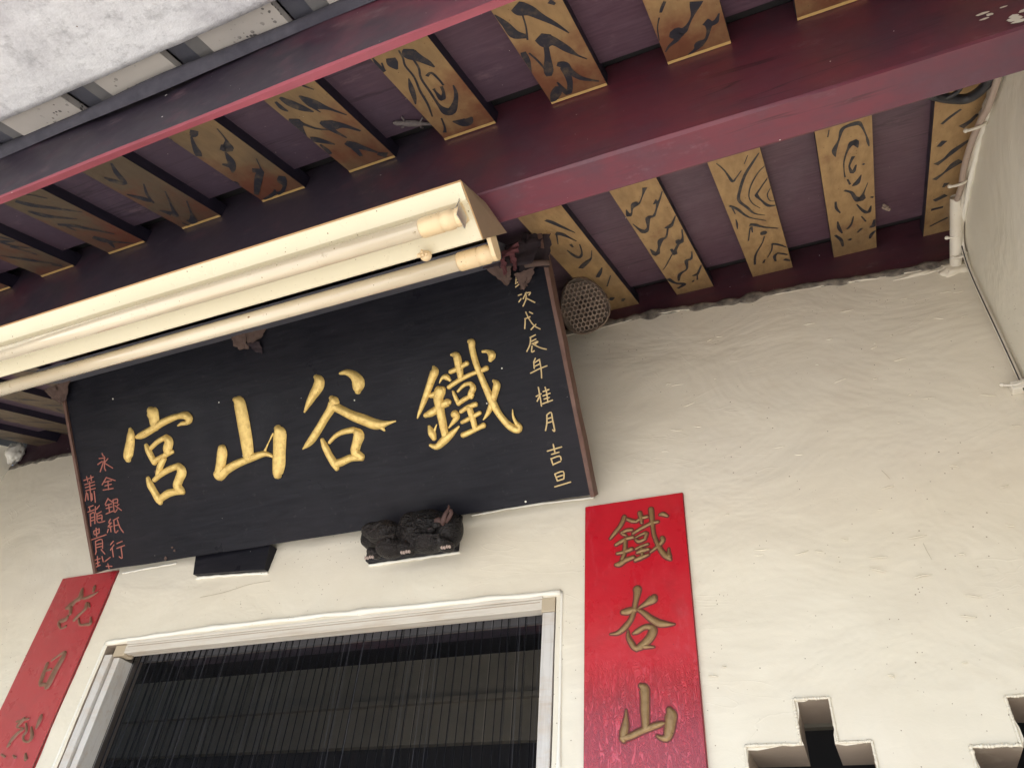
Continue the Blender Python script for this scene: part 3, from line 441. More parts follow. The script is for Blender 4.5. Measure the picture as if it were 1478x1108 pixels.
# ---------------- side walls ----------------
def side_wall(x, sgn, y0, label):
    ys = [y0+(0-y0)*i/40 for i in range(41)]; zs = [.0, .6, 1.2]+[1.4+.04*i for i in range(42)]
    V = []; F = []; n = len(zs)
    for y in ys:
        for z in zs:
            zz = min(z, 2.978+.405*y)
            V.append((x+sgn*(-.0)+noise.noise(Vector((y*3, z*3, x)))*.005+noise.noise(Vector((y*13, z*13, x)))*.0015-sgn*.006*0, y, zz))
    for i in range(40):
        for j in range(n-1): F.append((i*n+j, i*n+j+1, (i+1)*n+j+1, (i+1)*n+j) if sgn > 0 else (i*n+j, (i+1)*n+j, (i+1)*n+j+1, i*n+j+1))
    w = empty('side_wall', (x, y0/2, 0), label, 'wall')
    mesh('plaster_sheet', V, F, M['side'], w, True)
    b = MB(); b.prismx([(y0, 0), (0, 0), (0, 2.97), (y0, 2.97+.405*y0)], min(x+sgn*.008, x+sgn*.16), max(x+sgn*.008, x+sgn*.16))
    b.box((min(x-sgn*.006, x+sgn*.16), y0-.02, 0), (max(x-sgn*.006, x+sgn*.16), y0, 2.95+.405*y0))
    b.build('masonry_core', M['side'], w)
side_wall(XR, 1, -1.06, 'pale plastered side wall at the right end of the porch behind the cable run')
side_wall(XL, -1, -1.06, 'pale plastered side wall closing the far left end of the porch')

# ---------------- ceiling: gold painted rafters and purple boards ----------------
PITCH = .405; SK = .062; NRM = Vector((0, PITCH, -1)).normalized()      # outward (down) normal of the ceiling
def cp(x, y, d=0):      # point on the rafter underside plane; d = how far above it
    return Vector((x+SK*(y+.726), y, 2.985+PITCH*y))-NRM*d
ceil = empty('painted_ceiling', (-1, -.5, 2.8), 'sloping porch ceiling of gold wood-grain painted rafters and purple boards', 'ceiling')
Y0, Y1 = -1.0, .09
PER = .1833; NR = 16; rafters = []
def slab(mb, x0, x1, y0, y1, d0, d1, m=0, mbot=None):
    V = [cp(x0, y0, d0), cp(x1, y0, d0), cp(x1, y1, d0), cp(x0, y1, d0), cp(x0, y0, d1), cp(x1, y0, d1), cp(x1, y1, d1), cp(x0, y1, d1)]
    n = len(mb.V); mb.add(V, [(0, 3, 2, 1), (4, 5, 6, 7), (0, 1, 5, 4), (1, 2, 6, 5), (2, 3, 7, 6), (3, 0, 4, 7)], m)
    if mbot is not None: mb.M[-6] = mbot
for i in range(-13, 3):
    xa = -.066+PER*i+RNG.uniform(-.002, .002); xb = xa+.090+RNG.uniform(-.002, .002)
    if xa < XL-.06: continue
    mb = MB(); slab(mb, xa, min(xb, 99), Y0, Y1, 0, .030, 0, 1)
    ra = mb.build('rafter', [M['side_shade'], M['gold']], ceil); rafters.append((xa, xb, ra))
    # end bevel at the middle beam, its lit edge painted as brighter gold
    tr = MB(); zc = cp(xa, -.7265).z
    tr.add([(cp(xa, -.732)+NRM*.0003), (cp(xb, -.732)+NRM*.0003), (cp(xb, -.7285)+NRM*.0020), (cp(xa, -.7285)+NRM*.0020), cp(xa, -.7285)+NRM*.0001, cp(xb, -.7285)+NRM*.0001],
           [(0, 1, 2, 3), (3, 2, 5, 4), (0, 3, 4), (1, 5, 2)])
    tr.build('end_trim', M['trim'], ra)
    for ya, yb in ((Y0, -.752), (-.665, -.045)):      # the boards stop short of each beam and leave a black gap
        mb = MB(); slab(mb, xb-.012, xa+PER+.012, ya, yb+RNG.uniform(-.003, .002), .0205, .033)
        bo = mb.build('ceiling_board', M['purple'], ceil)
# brush-painted grain on the rafters
def samples(st, sub=4):
    P = [(st[i]/1e4, st[i+1]/1e4, st[i+2]/1e4) for i in range(0, len(st), 3)]
    if len(P) == 1: P = P*2
    out = [tuple(v) for v in smooth_path(P, sub if len(P) > 2 else 3)]
    return [(a, b, max(c, .0004)) for a, b, c in out]
def stroke(mb, st, to3, h, flat=False, cap=.45, K=7, sub=4, wmul=1.0, m=0, wadd=0):
    S = samples(st, sub); S = [(a, b, c*wmul+wadd) for a, b, c in S]
    def tang(i):
        a = S[max(i-1, 0)]; b = S[min(i+1, len(S)-1)]; d = Vector((b[0]-a[0], b[1]-a[1])); return d.normalized() if d.length > 1e-9 else Vector((1, 0))
    rows = []
    t0 = tang(0); a = S[0]
    if not flat:
        for f in (1, .8, .45): rows.append((a[0]-t0.x*a[2]/2*cap*f*2*.5*2, a[1]-t0.y*a[2]/2*cap*f*2*.5*2, a[2]*math.sqrt(max(1-f*f, .0)), t0))
    for i, s in enumerate(S): rows.append((s[0], s[1], s[2], tang(i)))
    t1 = tang(len(S)-1); a = S[-1]
    if not flat:
        for f in (.45, .8, 1): rows.append((a[0]+t1.x*a[2]*cap*f, a[1]+t1.y*a[2]*cap*f, a[2]*math.sqrt(max(1-f*f, .0)), t1))
    V = []; F = []
    if flat: K = 2
    for (u, v, w_, t) in rows:
        n = Vector((-t.y, t.x)); w_ = max(w_, .0003)
        hh = h if flat else min(h, w_*.42)
        for k in range(K):
            s = -1+2*k/(K-1)
            z = hh if flat else hh*(1-abs(s)**3.2)**.6
            V.append(to3(u+n.x*s*w_/2, v+n.y*s*w_/2, z))
    for i in range(len(rows)-1):
        for k in range(K-1): F.append((i*K+k, i*K+k+1, (i+1)*K+k+1, (i+1)*K+k))
    mb.add(V, F, m)
byr = {}
for n_, st in enumerate(STROKES['raft']):
    P = [(st[i]/1e4, st[i+1]/1e4/1.0789) for i in range(0, len(st), 3)]
    mx = sum(p[0]-SK*(p[1]+.726) for p in P)/len(P)
    best = min(rafters, key=lambda r: abs((r[0]+r[1])/2-mx))
    byr.setdefault(best[2].name, (best, []))[1].append(st)
RSC = 1.0789
def ceil3(lo=None, hi=None):
    def f(u, v, z):
        y = v/RSC; xx = u-SK*(y+.726)
        if lo is not None: xx = max(lo+.0005, min(hi-.0005, xx))
        return cp(xx, y, -z)
    return f
def auto_marks(seed):      # the same hand's brush marks where the photograph does not show the rafter closely
    r = random.Random(seed); out = []
    return out
for nm, (b, sts) in byr.items():
    mb = MB()
    for j, st in enumerate(sts): stroke(mb, st, ceil3(b[0], b[1]), .0004+.00004*j, True, wmul=1.3 if st[1] < -6500 else 1.05, wadd=.0004)
    tag(mb.build('painted_grain', M['ink'], b[2]), kind=None)
# rafters the photograph shows only in part continue with the same kind of marks
shown = {}
for xa, xb, ra in rafters:
    r = random.Random(int((xa+9)*1000)); mb = MB(); has = byr.get(ra.name)
    rows = []
    ys = [-.62+.075*k for k in range(9)] if (xa < -.45) else []
    if xa < -1.2: ys = [-.99+.07*k for k in range(15)]
    for j, y in enumerate(ys):
        if abs(y+.70) < .05: continue
        L = r.uniform(.03, .075); cx = (xa+xb)/2+r.uniform(-.02, .02)
        pts = []
        for t in (-1, -.2, .4, 1):
            yy = y+t*L*.5; xx = cx+t*.028+SK*(yy+.726)
            pts += [int(xx*1e4), int(yy*RSC*1e4), int(1e4*(.002 if abs(t) == 1 else r.uniform(.005, .014)))]
        stroke(mb, pts, ceil3(xa, xb), .0003+.00003*j, True)
    if mb.V: mb.build('painted_grain', M['ink'], ra)
# mortar / light-blocking deck above the boards
dk = MB(); dk.add([cp(XL-.3, -1.33, .06), cp(XR+.3, -1.33, .06), cp(XR+.3, .2, .06), cp(XL-.3, .2, .06)], [(0, 1, 2, 3)])
rf = MB()
V = []
for xx in (XL-.35, XR+.35):
    for (y, z) in ((-1.33, 2.985-.405*1.33+.062), (1.4, 2.985+.405*1.4+.06), (3.6, 2.5), (3.6, 2.6), (1.4, 3.70), (-1.33, 2.985-.405*1.33+.13)): V.append((xx, y, z))
rf.add(V, [(0, 1, 7, 6), (1, 2, 8, 7), (2, 3, 9, 8), (3, 4, 10, 9), (4, 5, 11, 10), (5, 0, 6, 11), (0, 5, 4, 1), (1, 4, 3, 2), (6, 7, 10, 11), (7, 8, 9, 10)])
roof = empty('tiled_roof', (-1, 0, 2.9), 'orange tiled roof that covers the porch above the painted ceiling', 'roof')
rf.build('roof_deck', M['dark'], roof)
tm = MB()
for i in range(26):
    x = XL-.3+i*.135
    for j in range(10):
        y = -1.36+.3*j; z = 2.985+.405*y+.14
        tm.add([(x+.05*math.cos(a), y+dy, z+dy*.405+.05*math.sin(a)+(.012 if dy else 0)) for dy in (0, .31) for a in [math.pi*k/6 for k in range(7)]],
               [(k, k+7, k+8, k+1) for k in range(6)])
tag(tm.build('barrel_tile_rows', M['tile'], roof), kind='stuff')

def zc(y): return 2.985+PITCH*y
# ---------------- eave beyond the purlin ----------------
ev = empty('eave_soffit', (-1, -1.03, 2.55), 'strip of pale panels and blue-grey slats under the eave beside the cement slab', 'eave')
def ep(x, y, d=0): return Vector((x, y, 2.985+PITCH*y))-NRM*d
def eslab(name, x0, x1, m, d0, d1, y0=-1.08, y1=-.985):
    mb = MB(); mb.add([ep(x0, y0, d0), ep(x1, y0, d0), ep(x1, y1, d0), ep(x0, y1, d0), ep(x0, y0, d1), ep(x1, y0, d1), ep(x1, y1, d1), ep(x0, y1, d1)],
                      [(0, 3, 2, 1), (4, 5, 6, 7), (0, 1, 5, 4), (1, 2, 6, 5), (2, 3, 7, 6), (3, 0, 4, 7)])
    return mb.build(name, m, ev)
i = -9
for i in range(-9, 7):
    x0 = -.991+PER*i
    if x0 > XR or x0 < XL-.1: continue
    eslab('eave_panel', x0, x0+.119, M['eavelight'], 0, .012)
    eslab('eave_slat', x0+.121, x0+.152, M['eavedark'], .014, .03)
    eslab('eave_slat', x0+.154, x0+.181, M['eavemid'], .008, .024)
cs = empty('cement_eave_slab', (-1, -1.3, 2.5), 'mottled white cement eave slab along the outer edge of the porch roof', 'eave')
V = []; F = []; nx, ny = 150, 30
for i in range(nx+1):
    for j in range(ny+1):
        x = XL-.3+(XR-XL+.6)*i/nx; y = -1.056-.27*j/ny
        V.append(ep(x, y, -.012+noise.noise(Vector((x*7, y*7, 0)))*.004+noise.noise(Vector((x*25, y*25, 0)))*.0015))
for i in range(nx):
    for j in range(ny): a = i*(ny+1)+j; F.append((a, a+ny+1, a+ny+2, a+1))
for i in range(nx+1): V.append(ep(XL-.3+(XR-XL+.6)*i/nx, -1.056, .02))
o_ = (nx+1)*(ny+1)
for i in range(nx): F.append((i*(ny+1), o_+i, o_+i+1, (i+1)*(ny+1)))
mesh('slab_underside', V, F, M['conc'], cs, True)
mb = MB(); mb.prismx([(-1.324, zc(-1.324)+.004), (-1.324, zc(-1.324)+.09), (-1.355, zc(-1.355)+.09), (-1.355, zc(-1.355)-.01)], XL-.3, XR+.3, 0, 60, .002)
mb.build('drip_edge', M['conc'], cs)

# ---------------- beams ----------------
def beam(name, prof, mats, label, x0=XL-.01, x1=XR+.01, mi=None, jit=.0028, seed=0):
    mb = MB(); mb.prismx(prof, x0, x1, 0, 60, jit, seed)
    if mi:
        k = len(prof)
        for s_ in range(60):
            for j in range(k): mb.M[s_*k+j] = mi[j]
    o = mb.build(name, mats); return tag(o, label, 'beam')
# profile order: bottom-front, bottom-back, top-back, top-front
beam('roof_beam', [(-.7263, 2.511), (-.7235, 2.508), (-.670, 2.508), (-.667, 2.511), (-.667, zc(-.667)+.058), (-.7263, zc(-.7263)+.058)], [M['beam'], M['beam']],
     'thick maroon middle roof beam running above the fluorescent lamp and across to the right wall')
beam('purlin', [(-1.002, 2.4235), (-.9995, 2.4205), (-.9915, 2.4205), (-.988, 2.44), (-.980, zc(-.98)+.03), (-1.002, zc(-1.002)+.03)], [M['beam_dark'], M['pink']],
     'sooty dark outer purlin with a bright pinkish red lower edge nearest the eave', mi=[1, 1, 0, 0, 0, 0], seed=5)
beam('wall_beam', [(.014, 2.80), (.09, 2.80), (.09, zc(.09)+.058), (.014, zc(.014)+.058)], [M['wallbeam']],
     'dark plum coloured wall beam lying on top of the front wall behind the name board', seed=9)
# sooty wavy fillet between the purlin and the eave panels
V = []; F = []; n = 200; K = 6
for i in range(n+1):
    x = XL+(XR-XL)*i/n; wv = noise.noise(Vector((x*3.4, 0, 0)))*.030+noise.noise(Vector((x*11, 1, 0)))*.008
    for k in range(K):
        a = math.pi*k/(K-1); r_ = .013+noise.noise(Vector((x*5, 3, 0)))*.004
        V.append((x, -1.006-math.sin(a)*r_+wv*.3, zc(-1.01)-.013+wv+math.cos(a)*r_*1.1))
for i in range(n):
    for k in range(K-1): F.append((i*K+k, i*K+k+1, (i+1)*K+k+1, (i+1)*K+k))
o = mesh('mortar_fillet', V, F, M['sootstrip'], ev, True)

# ---------------- name board ----------------
BO = Vector((-1.7473, -.045, 2.4167)); BU = Vector((0, -.65148, .75867)); BN = Vector((0, -.75867, -.65148)); BL_, BW = .535, 1.3418
def b3(u, v, z): return BO+Vector((u, 0, 0))+BU*v+BN*z
nb = empty('name_board', BO+Vector((BW/2, 0, 0)), 'large black wooden name board with four carved gold characters above the doorway', 'sign')
def bslab(name, u0, u1, v0, v1, z0, z1, m, jit=0, parent=None, n=1, seed=0):
    mb = MB(); V = []; rows = []
    for i in range(n+1):
        v = v0+(v1-v0)*i/n
        d = noise.noise(Vector((v*14, seed, 0)))*jit
        for (u, z) in ((u0, z0), (u1+d, z0), (u1+d, z1), (u0, z1)): V.append(b3(u, v, z))
    F = [(0, 1, 2, 3), tuple(n*4+k for k in (3, 2, 1, 0))]
    for i in range(n):
        for k in range(4): F.append((i*4+k, (i+1)*4+k, (i+1)*4+(k+1) % 4, i*4+(k+1) % 4))
    mb.add(V, F); return mb.build(name, m, parent or nb)
def face_panel():
    V = []; F = []; nu, nv = 90, 32
    for i in range(nu+1):
        for j in range(nv+1):
            u = BW*i/nu; v = BL_*j/nv
            z = noise.noise(Vector((u*2, v*2, 5)))*.003-.001
            if j == 0: v += noise.noise(Vector((u*9, 0, 0)))*.002
            V.append(b3(u, v, z))
    for i in range(nu):
        for j in range(nv): a = i*(nv+1)+j; F.append((a, a+nv+1, a+nv+2, a+1))
    n0 = len(V); 
    for (u, v) in ((0, 0), (BW, 0), (BW, BL_), (0, BL_)): V.append(b3(u, v, -.028))
    F += [(n0, n0+3, n0+2, n0+1), tuple([j for j in range(0, (nu)*(nv+1)+1, nv+1)][::-1])+(n0, n0+1)]
    F += [tuple(i*(nv+1)+nv for i in range(nu+1))+(n0+2, n0+3)]
    return mesh('board_panel', V, F, M['board'], nb, True)
pnl = face_panel(); e_ = pnl.modifiers.new('s', 'EDGE_SPLIT'); e_.split_angle = R(45)
bslab('gap_filler', .012, BW-.065, .497, .533, .001, .078, M['eavedark'], 0, None, 1, 2)  # added dark filler closing the gap between board and lamp
bslab('edge_strip', BW+.0005, BW+.009, -.004, BL_+.004, -.030, .004, M['brownwood'], .002, None, 24, 2)
bslab('edge_strip', -.009, -.0005, -.004, BL_+.004, -.030, .004, M['brownwood'], 0, None, 24, 4)
def character(name, key, to3, parent, m, h, label=None, outline=None, sub=4, per=7, rng=None):
    mb = MB()
    for j, st in enumerate(STROKES[key] if rng is None else STROKES[key][rng[0]:rng[1]]):
        if outline: stroke(mb, st, lambda u, v, z: to3(u, v, z*.12+.0002), .004, False, .5, 5, sub, 1.0, 1, .0045)
        stroke(mb, st, lambda u, v, z, j=j: to3(u, v, z+.0001*j), h, False, .45, per, sub)
    o = mb.build(name, [m, outline or m], parent, True)
    if label: o['label'] = label
    return o
bb = lambda u, v, z: b3(u, v, z-.0005)
for key, lb in (('gong', 'gold carved character at the left end of the board'), ('shan', 'gold carved mountain character with three uprights'),
                ('gu', 'gold carved valley character with two dots over a roof and mouth'), ('tie', 'gold carved many-stroked iron character at the right')):
    character('carved_character', key, bb, nb, M['lgold'], .009, lb)
for key, counts, m_, h_ in (('date', (8, 6, 5, 7, 6, 8, 4, 6, 5), 'lthin', .0015), ('donor', (6, 6, 11, 8, 6, 11, 12, 11, 8), 'lred', .0008)):
    a_ = 0
    for c_n in counts:
        character('painted_character', key, bb, nb, M[m_], h_, None, None, 3, 4, (a_, a_+c_n)); a_ += c_n
# chip and nail marks on the board
mb = MB()
for (u, v, r_) in ((.253, .222, .004), (.262, .030, .0035), (.268, .022, .004), (.235, .006, .005)):
    c = b3(u, v, .0008)
    P = []
    for k in range(9):
        a = 2*math.pi*k/9; rr = r_*(.6+.7*RNG.random()); P.append(b3(u+math.cos(a)*rr, v+math.sin(a)*rr, .0035 if False else .0022))
    mb.add(P+[b3(u, v, .004)], [(k, (k+1) % 9, 9) for k in range(9)])
tag(mb.build('chipped_spots', M['web'], nb), kind='stuff')

# ---------------- blank bracket and carved lion that carry the board ----------------
br = MB()
br.add([(-1.436, .004, 2.386), (-1.216, .004, 2.372), (-1.210, .004, 2.43), (-1.440, .004, 2.45), (-1.436, -.018, 2.383), (-1.216, -.018, 2.369), (-1.210, -.03, 2.428), (-1.440, -.03, 2.44)],
       [(0, 1, 2, 3), (4, 7, 6, 5), (0, 4, 5, 1), (1, 5, 6, 2), (2, 6, 7, 3), (3, 7, 4, 0)])
tag(br.build('board_bracket', M['board']), 'plain black wooden bracket block under the left half of the name board', 'bracket')
ln = empty('lion_bracket', (-.82, 0, 2.35), 'dusty black carved crouching lion on a small plank supporting the name board', 'bracket')
mb = MB(); mb.box((-.936, -.020, 2.353), (-.712, .003, 2.44), 0, .003)
mb.build('base_plank', M['board'], ln)
def lp(u, v, y):          # photo-measured placement on the carving, given as metric offsets on its own plane
    y = y*.80-.022; v = 950+(v-950)*1.12; return Vector((-.926+u*.000222-(y+.05)*.65, y, 2.463-v*.000128-u*.000022+(y+.05)*.66))
body = MB()
def le(u, v, y, ru, rv, ry, ax=0):
    from mathutils import Euler
    body.ell(lp(u, v, y), (ru*.000222*.93, ry*.85, rv*.000158), Euler((0, R(ax), 0)), 3)
le(690, 520, -.075, 290, 300, .05)         # body
le(520, 400, -.085, 130, 170, .035)        # shoulder curl
le(930, 520, -.07, 150, 260, .04)          # rump
le(300, 540, -.085, 150, 150, .04)         # head
le(235, 430, -.09, 150, 90, .03)           # brow
le(110, 470, -.075, 150, 110, .03)         # mane
le(170, 590, -.07, 120, 60, .03)
le(330, 770, -.075, 160, 130, .035)        # chest and fore leg
le(150, 850, -.06, 80, 70, .022, 20)        # fore paw
le(510, 790, -.085, 90, 80, .03)
le(740, 730, -.085, 150, 110, .035)
le(910, 760, -.08, 90, 70, .032)
for k in range(6): le(60+40*k, 395+12*k, -.098, 60, 16, .012, -12)
for k in range(6): le(40+45*k, 460+18*k, -.102, 70, 14, .010, -12)
for k in range(5): le(60+45*k, 525+20*k, -.098, 60, 13, .010, -10)
for k in range(7):
    a = 2*math.pi*k/7; le(640+150*math.cos(a), 430+90*math.sin(a), -.118, 48, 34, .012)
for k in range(5): le(560+60*k, 560+8*k, -.122, 40, 22, .008)
for k in range(5): le(600+60*k, 340+4*k, -.112, 34, 24, .012)
le(430, 330, -.10, 30, 80, .012); le(560, 300, -.10, 90, 22, .012, -8)
le(330, 560, -.122, 40, 30, .010); le(270, 560, -.122, 36, 24, .010)
lb_ = body.build('carved_body', M['lion'], ln, True)
rm = lb_.modifiers.new('r', 'REMESH'); rm.mode = 'VOXEL'; rm.voxel_size = .0022; rm.use_smooth_shade = True
rt = MB(); rt.tube(smooth_path([lp(840, 420, -.11), lp(850, 330, -.122), lp(862, 250, -.128), lp(885, 170, -.13), lp(880, 110, -.13)], 4), [.006, .006, .006, .0055, .0055, .005, .005, .0048, .0045, .004, .0038, .0034, .003, .0027, .0025, .002, .001], 9)
rt.tube(smooth_path([lp(880, 380, -.11), lp(905, 310, -.12), lp(918, 240, -.128), lp(905, 180, -.13)], 4), [.0042]*12+[.002], 8)
rt.ell(lp(800, 360, -.12), (.010, .008, .009), None, 2)
rt.build('raised_tail', M['lionred'], ln, True)
for (u, v, y) in ((120, 900, -.098), (505, 830, -.112), (915, 780, -.108)):
    c = MB()
    for k in range(4): c.ell(lp(u-42+26*k, v-6*k+(k % 2)*8, y-.012), (.0026, .004, .0036), None, 2)
    c.build('claws', M['claw'], ln, True)
bk_ = MB(); bk_.box((-.925, -.075, 2.366), (-.730, -.0195, 2.405), 0, .012); bk_.build('carving_block', M['lion'], ln)
# white plaster lips under both brackets
def bead(name, pts, r_, parent, m=None, seed=0, seg=8):
    P = smooth_path(pts, 14); mb = MB(); n = len(P)
    rr = [r_*(.7+.9*abs(noise.noise(Vector((i*.35, seed, 0))))) for i in range(n)]
    P = [p+Vector((0, 0, noise.noise(Vector((i*.4, seed, 9)))*r_*.5)) for i, p in enumerate(P)]
    mb.tube(P, rr, seg); return mb.build(name, m or M['white_lump'], parent, True)
bead('plaster_bead', [(-1.436, -.004, 2.380), (-1.32, -.004, 2.374), (-1.214, -.004, 2.366)], .0035, fw, seed=1)
bead('plaster_bead', [(-.934, -.004, 2.350), (-.82, -.004, 2.351), (-.709, -.004, 2.352)], .0036, fw, seed=2)
bead('plaster_bead', [(-1.70, -.006, 2.424), (-1.62, -.006, 2.428), (-1.52, -.006, 2.430)], .0028, fw, seed=3)
bead('plaster_bead', [(-.69, -.008, 2.436), (-.55, -.010, 2.438), (-.41, -.008, 2.434)], .0028, fw, seed=4)
bead('plaster_bead', [(-1.655, -.004, 2.236), (-1.3, -.005, 2.243), (-.9, -.006, 2.241), (-.478, -.004, 2.236)], .0065, fw, seed=5)
bead('plaster_bead', [(-.476, -.003, 2.238), (-.474, -.003, 1.9), (-.476, -.003, 1.5)], .0035, fw, seed=6)
bead('plaster_bead', [(-1.657, -.003, 2.238), (-1.66, -.003, 1.9), (-1.658, -.003, 1.5)], .005, fw, seed=7)
# scratches, cracks and small trowel blobs on the wall
sc_ = MB(); r5 = random.Random(5)
for k in range(70):
    x = r5.uniform(-.35, .36); z = r5.uniform(2.03, 2.82); L = r5.uniform(.004, .03); a = r5.uniform(-.4, .3)
    p = Vector((x, -.0055, z)); d = Vector((math.cos(a), 0, math.sin(a)))*L
    sc_.tube(smooth_path([p, p+d*.5+Vector((0, 0, r5.uniform(-.002, .002))), p+d], 3), [.0003, .0007, .0011, .0012, .0010, .0006, .0003], 5)
tag(sc_.build('trowel_marks', M['wall'], fw, True), kind='stuff')
M['seam0'] = mat('crack_shadow', (.42, .36, .28), .8)
ck = MB()
for pts in ([(-1.40, 2.325), (-1.33, 2.33), (-1.26, 2.342), (-1.2, 2.344)], [(.16, 2.25), (.162, 2.235), (.165, 2.22)], [(.13, 2.40), (.135, 2.39), (.139, 2.38)]):
    ck.tube(smooth_path([(x, -.006, z) for x, z in pts], 6), .00035, 4)
tag(ck.build('hairline_cracks', M['seam0'], fw, True), kind='stuff')

M['olive2'] = letter_gold('faded_plaque_letter', (.20, .105, .065), (.17, .08, .05), .1)
# ---------------- red plaques ----------------
def plaque(label, x0, x1, z0, z1, chars, seed, mt, cm, gm):
    e = empty('couplet_plaque', ((x0+x1)/2, 0, z0), label, 'plaque', 'red couplet plaques either side of the doorway')
    V = []; F = []; nx, nz = 16, 60
    for i in range(nx+1):
        for j in range(nz+1):
            x = x0+(x1-x0)*i/nx; z = z0+(z1-z0)*j/nz; y = -.010+noise.noise(Vector((x*9, z*5, seed)))*.0012
            if j == nz: z += noise.noise(Vector((x*20, seed, 0)))*.001
            V.append((x, y, z))
    for i in range(nx):
        for j in range(nz): a = i*(nz+1)+j; F.append((a, a+nz+1, a+nz+2, a+1))
    mesh('lacquered_face', V, F, mt, e, True)
    mb = MB(); mb.box((x0-.0012, -.0085, z0-.001), (x0, .006, z1)); mb.box((x1, -.0085, z0-.001), (x1+.0012, .006, z1)); mb.box((x0, -.0085, z1), (x1, .006, z1+.0012)); mb.build('edge_band', M['rededge'], e)
    for key in chars:
        character('carved_character', key, lambda u, v, z: Vector((u, -.0105-z, v)), e, cm, .0035, None, gm)
plaque('red lacquered vertical plaque with bronze characters to the right of the doorway', -.427, -.228, 1.2, 2.413, ('ptie', 'pgu', 'pshan'), 3, M['red'], M['olive'], M['groove'])
plaque('faded red vertical plaque left of the doorway below the corner of the name board', -1.917, -1.717, 1.2, 2.433, ('pkang', 'pri', 'plie'), 8, M['redfaded'], M['olive2'], M['redfaded'])

# ---------------- door frame, pleated screen, interior ----------------
M['seam'] = enamel('grimy_seam', (.30, .22, .16), (.38, .29, .22), .6, 1)
df = empty('door_frame', (-1.067, .02, 0), 'worn white metal door frame with tan corner blocks set in the doorway', 'door frame')
def fr(name, parts, m):
    mb = MB()
    for a, b in parts: mb.box(a, b, 0, .0012)
    return mb.build(name, m, df)
fr('header', [((-1.585, -.003, 2.206), (-.515, .015, 2.226)), ((-1.585, .0155, 2.209), (-.515, .030, 2.226)), ((-1.585, -.006, 2.2265), (-.515, .014, 2.233))], M['alu_h'])
fr('header_seam', [((-1.58, -.0036, 2.2195), (-.52, -.001, 2.2215))], M['seam'])
fr('jamb', [((-.5145, -.003, .12), (-.490, .018, 2.199)), ((-.5115, .0185, .12), (-.490, .045, 2.19))], M['alu'])
fr('jamb', [((-1.645, -.003, .12), (-1.622, .018, 2.206)), ((-1.619, .004, .12), (-1.600, .050, 2.199)), ((-1.645, .0185, .12), (-1.62, .05, 2.20))], M['alu'])
fr('corner_block', [((-.5165, -.0045, 2.1995), (-.489, .017, 2.2275))], M['tan'])
fr('corner_block', [((-1.622, .000, 2.202), (-1.584, .028, 2.2275))], M['tan'])
ps = empty('pleated_screen', (-1.05, .06, 0), 'black pleated insect screen drawn across the dark doorway', 'insect screen')
mb = MB(); mb.box((-1.60, .064, 2.2105), (-.505, .074, 2.2255)); mb.build('top_track', M['metal_grey'], ps)
npl = 58; pw = (1.60-.51)/npl; me_pl = None
pz0, pz1 = .13, 2.222
vb = [(0, 0, pz0), (pw*.5, .012, pz0), (pw, 0, pz0), (0, 0, pz1), (pw*.5, .012, pz1), (pw, 0, pz1)]
plm = MB(); plm.add(vb, [(0, 1, 4, 3), (1, 2, 5, 4)], 0)
c_ = .0009
plm.add([(-c_, -.0022, pz0), (c_, -.0022, pz0), (0, .0, pz0), (-c_, -.0022, pz1), (c_, -.0022, pz1), (0, .0, pz1)], [(0, 1, 4, 3), (1, 2, 5, 4), (2, 0, 3, 5)], 1)
first = None
r9 = random.Random(9)
for k in range(npl):
    x = -1.60+pw*k+r9.uniform(-.003, .003)
    if first is None:
        first = plm.build('pleat', [M['mesh'], M['cord']], ps, False, False); me_pl = first.data
        o = first
    else: o = bpy.data.objects.new('pleat', me_pl); COL.objects.link(o); o.parent = ps
    o.location = (x+1.05, .048-.06+r9.uniform(-.002, .002), 0)
    if r9.random() < .22:
        t = MB(); xx = x+r9.uniform(.003, .012); lean = r9.uniform(-.012, .012)
        t.tube([(xx, .044, pz1), (xx+lean, .042, 1.2), (xx+lean*1.3, .044, pz0)], .0003, 4); t.build('thread', M['thread'], ps)
inn = MB()
inn.box((-5.25, .1201, 0), (-1.72, .16, 2.9)); inn.box((-.42, .135, 0), (-.23, .16, 2.9)); inn.box((-1.72, .1201, 2.34), (-.42, .16, 2.98))
# dark room behind
room = MB()
RL = -5.2
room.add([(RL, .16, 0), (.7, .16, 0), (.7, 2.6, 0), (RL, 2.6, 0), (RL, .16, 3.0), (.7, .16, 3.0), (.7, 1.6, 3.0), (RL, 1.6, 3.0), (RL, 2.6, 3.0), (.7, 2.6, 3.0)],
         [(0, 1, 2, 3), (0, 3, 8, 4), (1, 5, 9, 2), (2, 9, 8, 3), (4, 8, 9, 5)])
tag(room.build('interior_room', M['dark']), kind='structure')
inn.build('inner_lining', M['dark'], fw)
it = empty('interior_wall', (-1, 1.6, 0), 'dim beige inner wall seen through the dark doorway screen', 'wall')
mb = MB(); mb.box((-5.1, 1.6, 2.43), (.69, 1.64, 2.78)); mb.build('upper_wall', M['beige'], it)
mb = MB(); mb.box((-5.1, 1.57, 2.585), (.69, 1.60, 2.605)); mb.build('ledge', M['beige'], it)
mb = MB(); mb.box((-.95, 1.585, 2.44), (-.2, 1.60, 2.582)); mb.build('brown_panel', M['brownwall'], it)
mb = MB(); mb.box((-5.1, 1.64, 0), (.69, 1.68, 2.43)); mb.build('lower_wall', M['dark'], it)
lt = MB(); lt.box((-1.66, .17, 2.262), (-.42, .24, 2.36), 0, .003)
tag(lt.build('lintel', M['beam']), 'dark maroon wooden lintel just inside the top of the doorway', 'lintel')
lb2 = MB(); lb2.box((-1.7, .62, 2.50), (-.2, .70, 2.62), 0, .004); tag(lb2.build('interior_beam', M['wallbeam']), 'dark beam crossing the unlit room behind the screen', 'beam')

